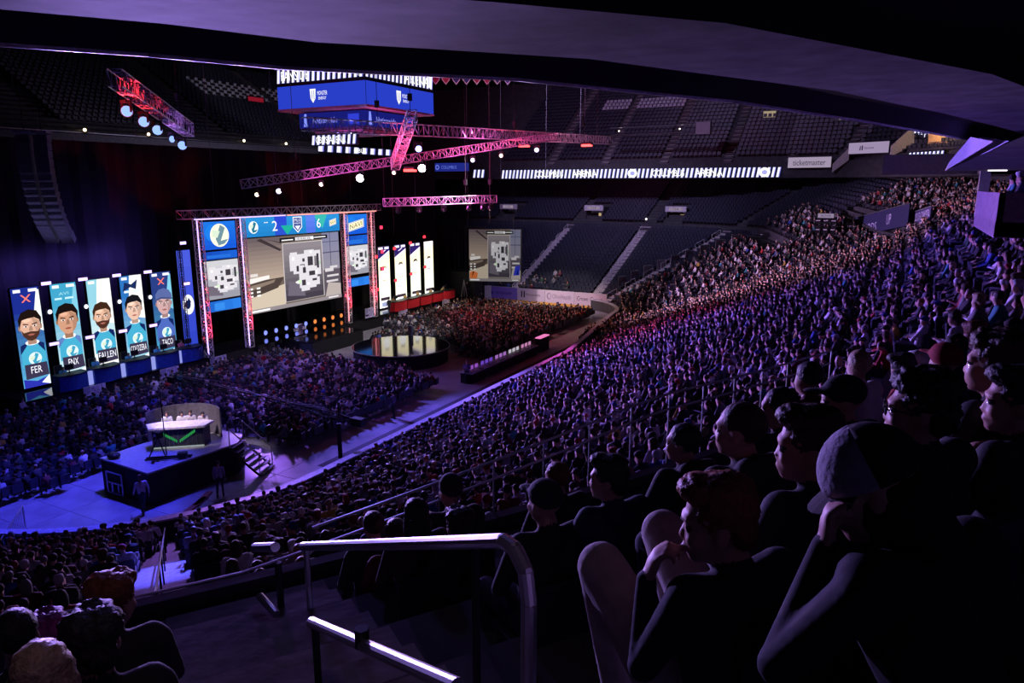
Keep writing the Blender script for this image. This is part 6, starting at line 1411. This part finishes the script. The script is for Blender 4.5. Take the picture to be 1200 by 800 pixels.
for args in (((-.51, 2.97, 13.01), 'man with cropped hair and a hooded top, two rows below the two-tone cap', dict(lean=6, yaw=30, hood=True), 'shaved', 'brown', (.02, .02, .022)),
             ((-.53, 4.28, 12.74), 'bearded-looking man in profile with short black hair, beyond the cropped-hair man', dict(lean=4, yaw=48), 'short', 'black', (.02, .018, .02)),
             ((-.18, 3.82, 12.96), 'man in a peaked cap facing the stage, beyond the man in glasses', dict(lean=4, yaw=52), 'cap', 'black', (.02, .02, .025)),
             ((.38, 3.4, 13.30), 'tall person with tousled brown hair above the yellow wristband', dict(lean=2, yaw=25), 'bushy', 'brown', (.015, .015, .017)),
             ((-1.26, 3.47, 12.46), 'man with swept black hair and teal collar, turned to the stage', dict(lean=6, yaw=42), 'swept', 'black', (.02, .06, .075)),
             ((-1.51, 3.2, 12.38), 'man in a grey peaked cap seen from behind, near the handrail bend', dict(lean=4, yaw=12), 'cap', 'dark', (.012, .012, .013)),
             ((-2.01, 4.46, 11.95), 'fan with reddish hair just beyond the grey peaked cap', dict(lean=4, yaw=10), 'short', 'ginger', (.02, .02, .02)),
             ((-1.02, 4.07, 12.51), 'dark-haired man in a hooded top beyond the ginger quiff', dict(lean=6, yaw=30, hood=True), 'short', 'black', (.015, .015, .018)),
             ((-2.16, 1.04, 12.54), 'fan with smooth blond hair seen from above, in the bottom corner', dict(lean=4, yaw=0, pitch=5), 'long', 'blond', (.02, .015, .015)),
             ((-2.45, 1.37, 12.37), 'big dark rounded head of short black hair next to the blond fan', dict(lean=4, yaw=0), 'bushy', 'black', (.012, .012, .013)),
             ((-2.99, 1.78, 12.15), 'fan with tousled reddish-brown hair, face lit, in front of the dark round head', dict(lean=2, yaw=-35, pitch=8), 'bushy', 'ginger', (.02, .02, .025)),
             ((-3.06, 1.4, 12.18), 'dark head at the edge of the near rows beside the purple hair', dict(lean=4, yaw=0), 'short', 'black', (.012, .012, .013)),
             ((-3.44, 1.71, 11.86), 'fan with curly purple-dyed hair in the near rows', dict(lean=4, yaw=0), 'bushy', 'purple', (.03, .01, .02)),
             ((-3.38, 4.07, 11.43), 'square dark head at the start of the near rows by the stub rail', dict(lean=4, yaw=4), 'short', 'brown', (.02, .02, .02)),
             ((-3.1, 3.99, 11.47), 'fan with round brown head, second past the stub rail', dict(lean=4, yaw=-4), 'short', 'brown', (.16, .02, .03)),
             ((-2.77, 3.79, 11.78), 'taller fan with long dark hair behind the steel handrail', dict(lean=2, yaw=10), 'long', 'black', (.03, .01, .014)),
             ((-2.5, 3.91, 11.70), 'large round brown head just over the middle of the handrail', dict(lean=4, yaw=6), 'bushy', 'brown', (.02, .02, .022)),
             ((-2.77, 4.23, 11.78), 'fan in a dark knit cap beyond the handrail', dict(lean=4, yaw=12), 'beanie', 'dark', (.015, .015, .017))):
    hero(args[0], args[1], args[2], args[3], args[4], args[5], 0, None, .014, 9000, .014)
